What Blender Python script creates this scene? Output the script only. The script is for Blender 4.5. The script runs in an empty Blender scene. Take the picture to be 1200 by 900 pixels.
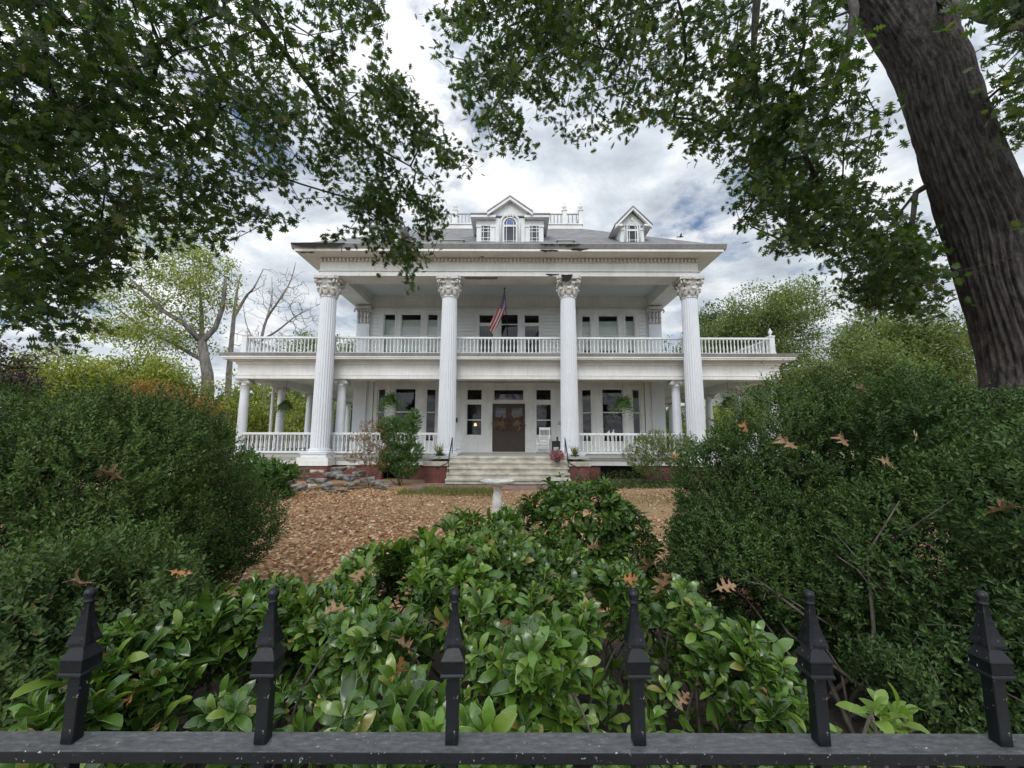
import bpy, bmesh, math, random
import numpy as np
from mathutils import Vector, Matrix
R = math.radians
random.seed(7)
rng = np.random.default_rng(11)
S = bpy.context.scene
COL = S.collection

# ------------------------------------------------------------------ camera, sky, sun, exposure
FPX, PITCH, CZ = 485.0, R(7.4), 1.6
cam_d = bpy.data.cameras.new('camera')
cam_d.sensor_width = 36.0
cam_d.lens = FPX / 1200 * 36.0
cam_d.clip_start = 0.02
cam_d.clip_end = 3000
cam = bpy.data.objects.new('camera', cam_d)
COL.objects.link(cam)
cam.location = (0, 0, CZ)
cam.rotation_euler = (R(90) + PITCH, R(-0.15), 0)
S.camera = cam

SUN_EL, SUN_AZ = 42.0, 193.0          # azimuth measured clockwise from +Y (view direction)
world = bpy.data.worlds.new('World')
S.world = world
world.use_nodes = True
wn, wl = world.node_tree.nodes, world.node_tree.links
wn.clear()
w_out = wn.new('ShaderNodeOutputWorld')
w_bg = wn.new('ShaderNodeBackground')
w_bg.inputs['Strength'].default_value = 0.10
sky = wn.new('ShaderNodeTexSky')
sky.sky_type = 'NISHITA'
sky.sun_disc = False
sky.sun_elevation = R(SUN_EL)
sky.sun_rotation = R(SUN_AZ)
tc = wn.new('ShaderNodeTexCoord')
sep = wn.new('ShaderNodeSeparateXYZ')
wl.new(tc.outputs['Generated'], sep.inputs[0])


def wmath(op, a, b=None, clamp=False):
    n = wn.new('ShaderNodeMath')
    n.operation = op
    n.use_clamp = clamp
    for i, x in enumerate((a, b)):
        if x is None:
            continue
        if isinstance(x, (int, float)):
            n.inputs[i].default_value = x
        else:
            wl.new(x, n.inputs[i])
    return n.outputs[0]


zz = wmath('ADD', wmath('MAXIMUM', sep.outputs[2], 0.0), 0.16)
comb = wn.new('ShaderNodeCombineXYZ')
wl.new(wmath('DIVIDE', sep.outputs[0], zz), comb.inputs[0])
wl.new(wmath('DIVIDE', sep.outputs[1], zz), comb.inputs[1])
comb.inputs[2].default_value = 3.7


def wnoise(scale, detail, rough, dist):
    n = wn.new('ShaderNodeTexNoise')
    n.inputs['Scale'].default_value = scale
    n.inputs['Detail'].default_value = detail
    n.inputs['Roughness'].default_value = rough
    n.inputs['Distortion'].default_value = dist
    wl.new(comb.outputs[0], n.inputs['Vector'])
    return n.outputs['Fac']


def wramp(x, stops):
    n = wn.new('ShaderNodeValToRGB')
    wl.new(x, n.inputs[0])
    e = n.color_ramp.elements
    while len(e) < len(stops):
        e.new(0.5)
    for i, (p, c) in enumerate(stops):
        e[i].position = p
        e[i].color = (c[0], c[1], c[2], 1)
    return n.outputs[0]


cover = wramp(wnoise(2.4, 9, 0.6, 0.0), [(0.33, (0, 0, 0)), (0.46, (1, 1, 1))])
shade = wramp(wnoise(3.0, 8, 0.6, 0.15),
              [(0.31, (0.45, 0.50, 0.58)), (0.48, (0.71, 0.77, 0.84)), (0.61, (1.02, 1.04, 1.07))])
cl = wn.new('ShaderNodeMix')
cl.data_type = 'RGBA'
cl.blend_type = 'MULTIPLY'
cl.inputs[0].default_value = 1.0
wl.new(shade, cl.inputs[6])
# clouds brightened toward the sun, behind the view, as added fill for the facade
sv = wn.new('ShaderNodeVectorMath')
sv.operation = 'DOT_PRODUCT'
wl.new(tc.outputs['Generated'], sv.inputs[0])
_a, _e = R(SUN_AZ), R(SUN_EL)
sv.inputs[1].default_value = (math.sin(_a) * math.cos(_e), math.cos(_a) * math.cos(_e), math.sin(_e))
half = wmath('ADD', wmath('MULTIPLY', sv.outputs['Value'], 0.5), 0.5)
gain = wmath('ADD', wmath('MULTIPLY', wmath('MULTIPLY', half, half), 14.0), 6.6)
gcol = wn.new('ShaderNodeCombineColor')
for _i in range(3):
    wl.new(gain, gcol.inputs[_i])
wl.new(gcol.outputs[0], cl.inputs[7])
mixw = wn.new('ShaderNodeMix')
mixw.data_type = 'RGBA'
wl.new(cover, mixw.inputs[0])
wl.new(sky.outputs[0], mixw.inputs[6])
wl.new(cl.outputs[2], mixw.inputs[7])
wl.new(mixw.outputs[2], w_bg.inputs['Color'])
wl.new(w_bg.outputs[0], w_out.inputs[0])

sun_d = bpy.data.lights.new('sun', 'SUN')
sun_d.energy = 0.8
sun_d.angle = R(20)
sun_d.color = (1.0, 0.97, 0.93)
sun = bpy.data.objects.new('sun', sun_d)
COL.objects.link(sun)
sa, se = R(SUN_AZ), R(SUN_EL)
sdir = Vector((math.sin(sa) * math.cos(se), math.cos(sa) * math.cos(se), math.sin(se)))
sun.rotation_euler = sdir.to_track_quat('Z', 'Y').to_euler()
sun.location = sdir * 60
S.view_settings.view_transform = 'Standard'
S.view_settings.look = 'None'
S.view_settings.exposure = 0.26
S.view_settings.gamma = 1.0
S.render.engine = 'CYCLES'
S.cycles.max_bounces = 7
S.cycles.transparent_max_bounces = 10
S.cycles.use_denoising = True


# ------------------------------------------------------------------ measuring helpers (photo pixels 1200 x 900)
def ray(px, py):
    u, v = (px - 600) / FPX, (450 - py) / FPX
    return np.array([u, math.cos(PITCH) - v * math.sin(PITCH), math.sin(PITCH) + v * math.cos(PITCH)])


def un(px, py, Y):
    d = ray(px, py)
    t = Y / d[1]
    return float(d[0] * t), float(CZ + d[2] * t)


def pd(px, py, dist):
    d = ray(px, py)
    d = d / np.linalg.norm(d) * dist
    return np.array([d[0], d[1], d[2] + CZ])


def proj(P):
    P = np.asarray(P, float)
    z = P[..., 2] - CZ
    c = P[..., 1] * math.cos(PITCH) + z * math.sin(PITCH)
    w = -P[..., 1] * math.sin(PITCH) + z * math.cos(PITCH)
    c = np.where(np.abs(c) < 1e-4, 1e-4, c)
    return 600 + FPX * P[..., 0] / c, 450 - FPX * w / c, c


# ------------------------------------------------------------------ object helpers
ORG = {}


def tag(o, label=None, cat=None, group=None, kind=None):
    if label:
        o['label'] = label
    if cat:
        o['category'] = cat
    if group:
        o['group'] = group
    if kind:
        o['kind'] = kind
    return o


def thing(name, label, cat, loc=(0, 0, 0), group=None):
    o = bpy.data.objects.new(name, None)
    o.empty_display_size = 0.2
    COL.objects.link(o)
    o.location = loc
    ORG[o.name] = Vector(loc)
    return tag(o, label, cat, group)


def link_mesh(name, me, parent=None, mats=()):
    for m in mats:
        me.materials.append(m)
    o = bpy.data.objects.new(name, me)
    COL.objects.link(o)
    if parent is not None:
        o.parent = parent
        ORG[o.name] = ORG[parent.name]
    else:
        ORG[o.name] = Vector((0, 0, 0))
    return o


class MB:
    def __init__(self):
        self.v, self.f, self.s, self.m = [], [], [], []
        self.T = None
        self.mat = 0

    def add(self, vs, fs, smooth=False):
        b = len(self.v)
        if self.T is not None:
            vs = [tuple(self.T @ Vector(p)) for p in vs]
        self.v.extend([tuple(map(float, p)) for p in vs])
        for f in fs:
            self.f.append(tuple(b + i for i in f))
            self.s.append(smooth)
            self.m.append(self.mat)
        return self

    def box(self, x0, x1, y0, y1, z0, z1):
        return self.add([(x0, y0, z0), (x1, y0, z0), (x1, y1, z0), (x0, y1, z0),
                         (x0, y0, z1), (x1, y0, z1), (x1, y1, z1), (x0, y1, z1)],
                        [(0, 3, 2, 1), (4, 5, 6, 7), (0, 1, 5, 4), (1, 2, 6, 5), (2, 3, 7, 6), (3, 0, 4, 7)])

    def frustum(self, cx, cy, z0, w0, z1, w1, d0=None, d1=None):
        d0 = w0 if d0 is None else d0
        d1 = w1 if d1 is None else d1
        v = []
        for z, w, d in ((z0, w0, d0), (z1, w1, d1)):
            v += [(cx - w, cy - d, z), (cx + w, cy - d, z), (cx + w, cy + d, z), (cx - w, cy + d, z)]
        return self.add(v, [(0, 3, 2, 1), (4, 5, 6, 7), (0, 1, 5, 4), (1, 2, 6, 5), (2, 3, 7, 6), (3, 0, 4, 7)])

    def lathe(self, prof, cx, cy, seg=16, smooth=True, mod=None, cap=True):
        v, f = [], []
        for r, z in prof:
            for i in range(seg):
                a = 2 * math.pi * i / seg
                rr = r * (mod(i) if mod else 1)
                v.append((cx + rr * math.cos(a), cy + rr * math.sin(a), z))
        n = len(prof)
        for k in range(n - 1):
            for i in range(seg):
                j = (i + 1) % seg
                f.append((k * seg + i, k * seg + j, (k + 1) * seg + j, (k + 1) * seg + i))
        self.add(v, f, smooth)
        if cap:
            b = len(self.v)
            for kk, rev in ((0, True), (n - 1, False)):
                idx = list(range(kk * seg, kk * seg + seg))
                if rev:
                    idx = idx[::-1]
                self.f.append(tuple(b - n * seg + i for i in idx))
                self.s.append(False)
                self.m.append(self.mat)
        return self

    def prism(self, poly, y0, y1, axis='y'):
        """poly in (x,z), extruded along y (or in (y,z) along x)"""
        n = len(poly)
        if axis == 'y':
            v = [(p[0], y0, p[1]) for p in poly] + [(p[0], y1, p[1]) for p in poly]
        elif axis == 'x':
            v = [(y0, p[0], p[1]) for p in poly] + [(y1, p[0], p[1]) for p in poly]
        else:
            v = [(p[0], p[1], y0) for p in poly] + [(p[0], p[1], y1) for p in poly]
        f = [tuple(range(n)), tuple(range(2 * n - 1, n - 1, -1))]
        for i in range(n):
            j = (i + 1) % n
            f.append((i, i + n, j + n, j))
        return self.add(v, f)

    def tube(self, pts, rad, seg=6, smooth=True, cap=True):
        pts = [Vector(p) for p in pts]
        if isinstance(rad, (int, float)):
            rad = [rad] * len(pts)
        v, f = [], []
        up = Vector((0.13, 0.21, 1)).normalized()
        prev = None
        for i, p in enumerate(pts):
            a = pts[max(i - 1, 0)]
            b = pts[min(i + 1, len(pts) - 1)]
            t = (b - a)
            t = t.normalized() if t.length > 1e-9 else Vector((0, 0, 1))
            if prev is None:
                n = t.cross(up)
                if n.length < 1e-3:
                    n = t.cross(Vector((1, 0, 0)))
            else:
                n = prev - t * prev.dot(t)
            n.normalize()
            prev = n
            bb = t.cross(n)
            for k in range(seg):
                an = 2 * math.pi * k / seg
                v.append(p + (n * math.cos(an) + bb * math.sin(an)) * rad[i])
        m = len(pts)
        for k in range(m - 1):
            for i in range(seg):
                j = (i + 1) % seg
                f.append((k * seg + i, k * seg + j, (k + 1) * seg + j, (k + 1) * seg + i))
        if cap:
            f.append(tuple(range(seg))[::-1])
            f.append(tuple((m - 1) * seg + i for i in range(seg)))
        return self.add(v, f, smooth)

    def sphere(self, c, r, seg=10, rings=6, sq=(1, 1, 1)):
        v, f = [], []
        for k in range(rings + 1):
            th = math.pi * k / rings
            for i in range(seg):
                a = 2 * math.pi * i / seg
                v.append((c[0] + r * sq[0] * math.sin(th) * math.cos(a), c[1] + r * sq[1] * math.sin(th) * math.sin(a), c[2] + r * sq[2] * math.cos(th)))
        for k in range(rings):
            for i in range(seg):
                j = (i + 1) % seg
                f.append((k * seg + i, (k + 1) * seg + i, (k + 1) * seg + j, k * seg + j))
        return self.add(v, f, True)

    def holes(self, X0, X1, Z0, Z1, hl, y0, y1):
        """a wall slab (x,z) with rectangular holes"""
        xs = sorted(set([X0, X1] + [min(max(h[i], X0), X1) for h in hl for i in (0, 1)]))
        zs = sorted(set([Z0, Z1] + [min(max(h[i], Z0), Z1) for h in hl for i in (2, 3)]))
        for a, b in zip(zs[:-1], zs[1:]):
            if b - a < 1e-6:
                continue
            run = None
            for c, d in zip(xs[:-1], xs[1:]):
                mx, mz = (c + d) / 2, (a + b) / 2
                hole = any(h[0] < mx < h[1] and h[2] < mz < h[3] for h in hl)
                if not hole:
                    run = [c, d] if run is None else [run[0], d]
                if hole and run:
                    self.box(run[0], run[1], y0, y1, a, b)
                    run = None
            if run:
                self.box(run[0], run[1], y0, y1, a, b)
        return self

    def mesh(self, name, org=None):
        me = bpy.data.meshes.new(name)
        o = org or Vector((0, 0, 0))
        me.from_pydata([(p[0] - o[0], p[1] - o[1], p[2] - o[2]) for p in self.v], [], self.f)
        me.polygons.foreach_set('use_smooth', self.s)
        me.polygons.foreach_set('material_index', self.m)
        me.update()
        return me

    def build(self, name, mat, parent=None, label=None, kind=None, bevel=0, normals=True):
        org = ORG[parent.name] if parent is not None else None
        me = self.mesh(name, org)
        if bevel or normals:
            bm = bmesh.new()
            bm.from_mesh(me)
            if normals:
                bmesh.ops.recalc_face_normals(bm, faces=bm.faces)
            if bevel:
                ed = [e for e in bm.edges if len(e.link_faces) == 2 and e.calc_face_angle(0) > 0.5]
                bmesh.ops.bevel(bm, geom=ed, offset=bevel, segments=2, affect='EDGES', profile=0.5)
            bm.to_mesh(me)
            bm.free()
        mats = mat if isinstance(mat, (list, tuple)) else [mat]
        o = link_mesh(name, me, parent, mats)
        if label:
            o['label'] = label
        if kind:
            o['kind'] = kind
        return o


# ------------------------------------------------------------------ materials
def mat_new(name):
    m = bpy.data.materials.new(name)
    m.use_nodes = True
    nt = m.node_tree
    b = nt.nodes['Principled BSDF']
    return m, nt, b


def nd(nt, t, **kw):
    n = nt.nodes.new(t)
    for k, v in kw.items():
        if k in n.inputs:
            n.inputs[k].default_value = v
        else:
            setattr(n, k, v)
    return n


def ramp(nt, src, stops):
    n = nt.nodes.new('ShaderNodeValToRGB')
    nt.links.new(src, n.inputs[0])
    e = n.color_ramp.elements
    while len(e) < len(stops):
        e.new(0.5)
    for i, (p, c) in enumerate(stops):
        e[i].position = p
        e[i].color = (c[0], c[1], c[2], 1)
    return n.outputs[0]


def noise_out(nt, scale, detail=5, rough=0.6, vec=None, stretch=None):
    n = nd(nt, 'ShaderNodeTexNoise', Scale=scale, Detail=detail, Roughness=rough)
    if vec is None:
        vec = nt.nodes.new('ShaderNodeTexCoord').outputs['Object']
    if stretch:
        mp = nt.nodes.new('ShaderNodeMapping')
        mp.inputs['Scale'].default_value = stretch
        nt.links.new(vec, mp.inputs[0])
        vec = mp.outputs[0]
    nt.links.new(vec, n.inputs['Vector'])
    return n.outputs['Fac']


def bump(nt, b, src, strength=0.3, dist=0.02):
    n = nd(nt, 'ShaderNodeBump', Strength=strength, Distance=dist)
    nt.links.new(src, n.inputs['Height'])
    nt.links.new(n.outputs[0], b.inputs['Normal'])


def mixc(nt, fac, a, b, mode='MIX'):
    n = nt.nodes.new('ShaderNodeMix')
    n.data_type = 'RGBA'
    n.blend_type = mode
    for i, x in ((0, fac), (6, a), (7, b)):
        if hasattr(x, 'links'):
            nt.links.new(x, n.inputs[i])
        elif i == 0:
            n.inputs[0].default_value = x
        else:
            n.inputs[i].default_value = (x[0], x[1], x[2], 1)
    return n.outputs[2]


def m_noise(name, c0, c1, scale=6, rough=0.6, bs=0.2, bd=0.01, stretch=None, lo=0.35, hi=0.65, bscale=None, spec=None, metal=0):
    m, nt, b = mat_new(name)
    f = noise_out(nt, scale, stretch=stretch)
    nt.links.new(ramp(nt, f, [(lo, c0), (hi, c1)]), b.inputs['Base Color'])
    b.inputs['Roughness'].default_value = rough
    b.inputs['Metallic'].default_value = metal
    if spec is not None:
        b.inputs['Specular IOR Level'].default_value = spec
    if bs:
        bump(nt, b, noise_out(nt, bscale or scale * 4, stretch=stretch), bs, bd)
    return m


def m_leaf(name, stops, rough=0.45, transl=0.3, tcol=None, edge=None, spec=0.5, tone=None):
    m, nt, b = mat_new(name)
    g = nt.nodes.new('ShaderNodeNewGeometry')
    c = ramp(nt, g.outputs['Random Per Island'], stops)
    if tone:
        at = nt.nodes.new('ShaderNodeAttribute')
        at.attribute_name = 'tone'
        c = mixc(nt, at.outputs['Fac'], c, tone)
    if edge:
        at = nt.nodes.new('ShaderNodeAttribute')
        at.attribute_name = 'edge'
        c = mixc(nt, at.outputs['Fac'], c, edge)
    nt.links.new(c, b.inputs['Base Color'])
    b.inputs['Roughness'].default_value = rough
    b.inputs['Specular IOR Level'].default_value = spec
    if transl:
        tr = nt.nodes.new('ShaderNodeBsdfTranslucent')
        nt.links.new(mixc(nt, 1.0, c, tcol or (1.3, 1.5, 0.6), 'MULTIPLY'), tr.inputs[0])
        mx = nt.nodes.new('ShaderNodeMixShader')
        mx.inputs[0].default_value = transl
        nt.links.new(b.outputs[0], mx.inputs[1])
        nt.links.new(tr.outputs[0], mx.inputs[2])
        nt.links.new(mx.outputs[0], nt.nodes['Material Output'].inputs[0])
    return m


def m_paint(name, col, dirt, amount=0.35):
    m, nt, b = mat_new(name)
    big = ramp(nt, noise_out(nt, 0.9, 6, 0.65), [(0.40, (0, 0, 0)), (0.75, (1, 1, 1))])
    streak = ramp(nt, noise_out(nt, 3.0, 5, 0.6, stretch=(4, 4, 0.35)), [(0.45, (0, 0, 0)), (0.8, (1, 1, 1))])
    f = mixc(nt, 0.5, big, streak, 'ADD')
    n = nd(nt, 'ShaderNodeMath', operation='MULTIPLY')
    nt.links.new(f, n.inputs[0])
    n.inputs[1].default_value = amount
    peel = ramp(nt, noise_out(nt, 5.5, 7, 0.7, stretch=(1, 1, 2.2)), [(0.655, (0, 0, 0)), (0.68, (1, 1, 1))])
    pk_ = nd(nt, 'ShaderNodeMath', operation='MULTIPLY')
    nt.links.new(peel, pk_.inputs[0])
    pk_.inputs[1].default_value = min(.75, amount * 1.4)
    nt.links.new(mixc(nt, pk_.outputs[0], mixc(nt, n.outputs[0], col, dirt), tuple(x * .5 for x in dirt)), b.inputs['Base Color'])
    b.inputs['Roughness'].default_value = 0.5
    bump(nt, b, noise_out(nt, 25, 4), 0.08, 0.01)
    return m


M = {}
M['white'] = m_paint('white_paint', (0.72, 0.73, 0.73), (0.44, 0.43, 0.39), 0.5)
M['column'] = m_paint('column_paint', (0.70, 0.72, 0.75), (0.50, 0.51, 0.51), 0.4)
M['trim'] = m_paint('trim_paint', (0.77, 0.77, 0.745), (0.44, 0.43, 0.38), 0.55)
M['siding'] = m_paint('siding_paint', (0.76, 0.77, 0.75), (0.52, 0.52, 0.49), 0.30)
M['gutter'] = m_paint('gutter_paint', (0.36, 0.37, 0.36), (0.16, 0.15, 0.13), 0.7)
M['ceiling'] = m_paint('ceiling_paint', (0.60, 0.67, 0.69), (0.48, 0.53, 0.54), 0.3)
M['capital'] = m_paint('capital_paint', (0.72, 0.71, 0.68), (0.22, 0.20, 0.17), 0.9)
M['rot'] = m_noise('rotted_wood', (0.006, 0.005, 0.005), (0.03, 0.024, 0.02), 14, 0.95, 0.6, 0.02)
M['rust'] = m_noise('stained_wood', (0.18, 0.10, 0.08), (0.32, 0.25, 0.22), 9, 0.9, 0.3, 0.01)
M['tar'] = m_noise('bare_metal_flashing', (0.012, 0.013, 0.016), (0.05, 0.05, 0.055), 6, 0.5, 0.1, 0.01)
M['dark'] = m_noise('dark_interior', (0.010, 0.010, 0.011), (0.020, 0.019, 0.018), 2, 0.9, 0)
M['floorwood'] = m_noise('porch_boards', (0.30, 0.30, 0.28), (0.42, 0.41, 0.38), 5, 0.6, 0.1, 0.01, stretch=(8, 0.6, 1))
M['concrete'] = m_noise('step_concrete', (0.34, 0.31, 0.25), (0.58, 0.55, 0.47), 3.2, 0.85, 0.3, 0.01, bscale=40)
M['door'] = m_noise('dark_door_wood', (0.022, 0.012, 0.008), (0.05, 0.028, 0.018), 4, 0.45, 0.1, 0.005, stretch=(6, 6, 0.6))
M['shade'] = m_noise('window_shade', (0.50, 0.52, 0.47), (0.58, 0.60, 0.55), 2, 0.8, 0)
M['iron'] = m_noise('wrought_iron', (0.012, 0.012, 0.014), (0.03, 0.03, 0.032), 30, 0.4, 0.15, 0.002)
M['terracotta'] = m_noise('dark_pot_glaze', (0.02, 0.022, 0.028), (0.05, 0.055, 0.065), 12, 0.35, 0.1, 0.003)
M['whitechair'] = m_noise('white_chair_paint', (0.78, 0.78, 0.77), (0.84, 0.84, 0.83), 8, 0.45, 0.05, 0.002)
M['stonew'] = m_noise('weathered_cast_stone', (0.40, 0.40, 0.37), (0.70, 0.70, 0.66), 9, 0.85, 0.4, 0.01)
M['stone'] = m_noise('grey_slate', (0.06, 0.06, 0.055), (0.27, 0.255, 0.23), 7, 0.8, 0.6, 0.02)
M['stonet'] = m_noise('tan_fieldstone', (0.30, 0.25, 0.18), (0.50, 0.44, 0.34), 7, 0.85, 0.6, 0.02)


def m_brick(name, c0, c1, mortar, scale, planar):
    m, nt, b = mat_new(name)
    t = nt.nodes.new('ShaderNodeTexCoord')
    mp = nt.nodes.new('ShaderNodeMapping')
    mp.inputs['Rotation'].default_value = (R(90), 0, 0) if planar == 'v' else (0, 0, 0)
    nt.links.new(t.outputs['Object'], mp.inputs[0])
    br = nd(nt, 'ShaderNodeTexBrick', Scale=scale)
    br.inputs['Color1'].default_value = (*c0, 1)
    br.inputs['Color2'].default_value = (*c1, 1)
    br.inputs['Mortar'].default_value = (*mortar, 1)
    br.inputs['Mortar Size'].default_value = 0.018
    br.inputs['Brick Width'].default_value = 0.5
    br.inputs['Row Height'].default_value = 0.17
    nt.links.new(mp.outputs[0], br.inputs['Vector'])
    n = ramp(nt, noise_out(nt, 3, 6), [(0.3, (0.55, 0.55, 0.55)), (0.7, (1.1, 1.1, 1.1))])
    nt.links.new(mixc(nt, 1.0, br.outputs['Color'], n, 'MULTIPLY'), b.inputs['Base Color'])
    b.inputs['Roughness'].default_value = 0.9
    bump(nt, b, br.outputs['Fac'], -0.5, 0.01)
    return m


M['brick'] = m_brick('red_brick', (0.22, 0.055, 0.045), (0.16, 0.045, 0.04), (0.20, 0.15, 0.13), 2.4, 'v')
M['paver'] = m_brick('brick_paving', (0.30, 0.17, 0.14), (0.24, 0.14, 0.12), (0.28, 0.23, 0.19), 2.4, 'h')


def m_shingle():
    m, nt, b = mat_new('slate_shingles')
    t = nt.nodes.new('ShaderNodeTexCoord')
    br = nd(nt, 'ShaderNodeTexBrick', Scale=3.0)
    br.inputs['Color1'].default_value = (0.22, 0.22, 0.225, 1)
    br.inputs['Color2'].default_value = (0.14, 0.14, 0.145, 1)
    br.inputs['Mortar'].default_value = (0.10, 0.10, 0.10, 1)
    br.inputs['Mortar Size'].default_value = 0.02
    br.inputs['Brick Width'].default_value = 0.7
    br.inputs['Row Height'].default_value = 0.36
    nt.links.new(t.outputs['Object'], br.inputs['Vector'])
    n = ramp(nt, noise_out(nt, 1.2, 8, 0.7), [(0.3, (0.75, 0.72, 0.72)), (0.7, (1.25, 1.22, 1.2))])
    nt.links.new(mixc(nt, 1.0, br.outputs['Color'], n, 'MULTIPLY'), b.inputs['Base Color'])
    b.inputs['Roughness'].default_value = 0.85
    bump(nt, b, br.outputs['Fac'], -0.6, 0.02)
    return m


M['shingle'] = m_shingle()


def m_glass(name, tint=(0.93, 0.95, 0.95), refl=0.10):
    m, nt, b = mat_new(name)
    tr = nt.nodes.new('ShaderNodeBsdfTransparent')
    tr.inputs[0].default_value = (*tint, 1)
    gl = nt.nodes.new('ShaderNodeBsdfGlossy')
    gl.inputs['Roughness'].default_value = 0.02
    lw = nt.nodes.new('ShaderNodeFresnel')
    lw.inputs[0].default_value = 1.5
    gg = nt.nodes.new('ShaderNodeNewGeometry')
    fr = nd(nt, 'ShaderNodeMath', operation='SUBTRACT')
    fr.use_clamp = True
    nt.links.new(lw.outputs[0], fr.inputs[0])
    nt.links.new(gg.outputs['Backfacing'], fr.inputs[1])
    mx = nt.nodes.new('ShaderNodeMixShader')
    nt.links.new(fr.outputs[0], mx.inputs[0])
    nt.links.new(tr.outputs[0], mx.inputs[1])
    nt.links.new(gl.outputs[0], mx.inputs[2])
    nt.links.new(mx.outputs[0], nt.nodes['Material Output'].inputs[0])
    return m


M['glass'] = m_glass('window_glass')


def m_solid(name, c, rough=0.5, emit=None, es=0):
    m, nt, b = mat_new(name)
    f = noise_out(nt, 12, 4)
    nt.links.new(ramp(nt, f, [(0.3, tuple(x * 0.88 for x in c)), (0.7, tuple(min(x * 1.1, 1) for x in c))]), b.inputs['Base Color'])
    b.inputs['Roughness'].default_value = rough
    if emit:
        b.inputs['Emission Color'].default_value = (*emit, 1)
        b.inputs['Emission Strength'].default_value = es
    return m


M['stainblue'] = m_solid('blue_stained_glass', (0.06, 0.13, 0.34), 0.15)
M['staingreen'] = m_solid('pale_stained_glass', (0.35, 0.42, 0.30), 0.15)
M['lampglow'] = m_solid('lit_lamp_shade', (0.8, 0.5, 0.25), 0.6, (1.0, 0.55, 0.22), 1.6)
M['black'] = m_solid('black_plastic', (0.02, 0.02, 0.022), 0.4)
M['plaque'] = m_solid('tan_plaque', (0.32, 0.27, 0.20), 0.5)


def m_fence(name, top):
    m, nt, b = mat_new(name)
    spots = ramp(nt, noise_out(nt, 150, 4, 0.6), [(0.66, (0, 0, 0)), (0.685, (1, 1, 1))])
    broad = ramp(nt, noise_out(nt, 9, 3), [(0.42, (0, 0, 0)), (0.6, (1, 1, 1))])
    chips = mixc(nt, 1.0, spots, broad, 'MULTIPLY')
    base = ramp(nt, noise_out(nt, 14, 6), [(0.3, (0.003, 0.0035, 0.005)), (0.7, (0.010, 0.011, 0.015))])
    if top:  # sky sheen painted as a mottled paler tint on upward faces
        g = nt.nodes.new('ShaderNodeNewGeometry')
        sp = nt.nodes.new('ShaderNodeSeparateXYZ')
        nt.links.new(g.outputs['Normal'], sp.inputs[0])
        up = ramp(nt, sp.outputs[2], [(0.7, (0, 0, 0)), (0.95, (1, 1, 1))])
        sheened = ramp(nt, noise_out(nt, 60, 10, 0.75, stretch=(0.7, 2.0, 1)), [(0.30, (0.035, 0.037, 0.04)), (0.55, (0.095, 0.098, 0.10)), (0.80, (0.24, 0.24, 0.24))])
        base = mixc(nt, up, base, sheened)
    nt.links.new(mixc(nt, chips, base, (0.45, 0.45, 0.43)), b.inputs['Base Color'])
    b.inputs['Roughness'].default_value = 0.34
    b.inputs['Specular IOR Level'].default_value = 0.3
    bump(nt, b, noise_out(nt, 90, 6), 0.3, 0.002)
    return m


M['fence'] = m_fence('chipped_black_paint', False)
M['rail'] = m_fence('chipped_rail_sheen', True)


def m_bark(name, c0, c1, sx=9, sz=1.6, strength=0.9, dist=0.05):
    m, nt, b = mat_new(name)
    f = noise_out(nt, 1.0, 8, 0.65, stretch=(sx, sx, sz))
    f2 = noise_out(nt, 1.0, 4, 0.6, stretch=(sx * 3, sx * 3, sz * 4))
    nt.links.new(ramp(nt, f, [(0.36, c0), (0.62, c1)]), b.inputs['Base Color'])
    b.inputs['Roughness'].default_value = 0.95
    ad = nd(nt, 'ShaderNodeMath', operation='ADD')
    nt.links.new(f, ad.inputs[0])
    nt.links.new(f2, ad.inputs[1])
    bump(nt, b, ad.outputs[0], strength, dist)
    return m


M['oakbark'] = m_bark('oak_bark', (0.018, 0.015, 0.014), (0.088, 0.075, 0.068), 14, 5.5, 0.8, 0.03)
M['twig'] = m_bark('dark_branch_bark', (0.03, 0.026, 0.023), (0.09, 0.078, 0.07), 20, 6, 0.4, 0.01)
M['palebark'] = m_bark('pale_bark', (0.08, 0.073, 0.065), (0.22, 0.20, 0.18), 6, 1.2, 0.6, 0.04)
M['deadbark'] = m_bark('bare_branch_bark', (0.17, 0.145, 0.13), (0.34, 0.30, 0.28), 6, 2, 0.4, 0.03)
M['stem'] = m_bark('shrub_stem_bark', (0.04, 0.032, 0.026), (0.14, 0.115, 0.095), 30, 8, 0.4, 0.004)

M['oakleaf'] = m_leaf('oak_leaf', [(0.0, (0.024, 0.046, 0.014)), (0.55, (0.052, 0.088, 0.024)), (0.92, (0.10, 0.145, 0.038)), (1.0, (0.16, 0.14, 0.05))], 0.42, 0.5)
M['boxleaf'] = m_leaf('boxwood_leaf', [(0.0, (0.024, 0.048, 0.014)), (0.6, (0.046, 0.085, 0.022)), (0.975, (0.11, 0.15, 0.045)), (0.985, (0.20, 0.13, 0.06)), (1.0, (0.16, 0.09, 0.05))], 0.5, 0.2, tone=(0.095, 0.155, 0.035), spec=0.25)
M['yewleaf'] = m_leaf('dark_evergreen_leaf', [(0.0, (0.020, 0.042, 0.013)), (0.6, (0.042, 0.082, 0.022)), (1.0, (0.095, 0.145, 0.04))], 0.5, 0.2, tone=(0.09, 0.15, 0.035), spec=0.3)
PIT = [(0.0, (0.009, 0.030, 0.006)), (0.45, (0.026, 0.074, 0.011)), (0.8, (0.070, 0.15, 0.018)), (0.965, (0.20, 0.26, 0.045)), (0.985, (0.24, 0.17, 0.05)), (1.0, (0.20, 0.10, 0.04))]
M['pitleaf'] = m_leaf('glossy_broad_leaf', PIT, 0.21, 0.22, edge=(0.17, 0.25, 0.07), tone=(0.13, 0.25, 0.022), spec=0.55)
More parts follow.
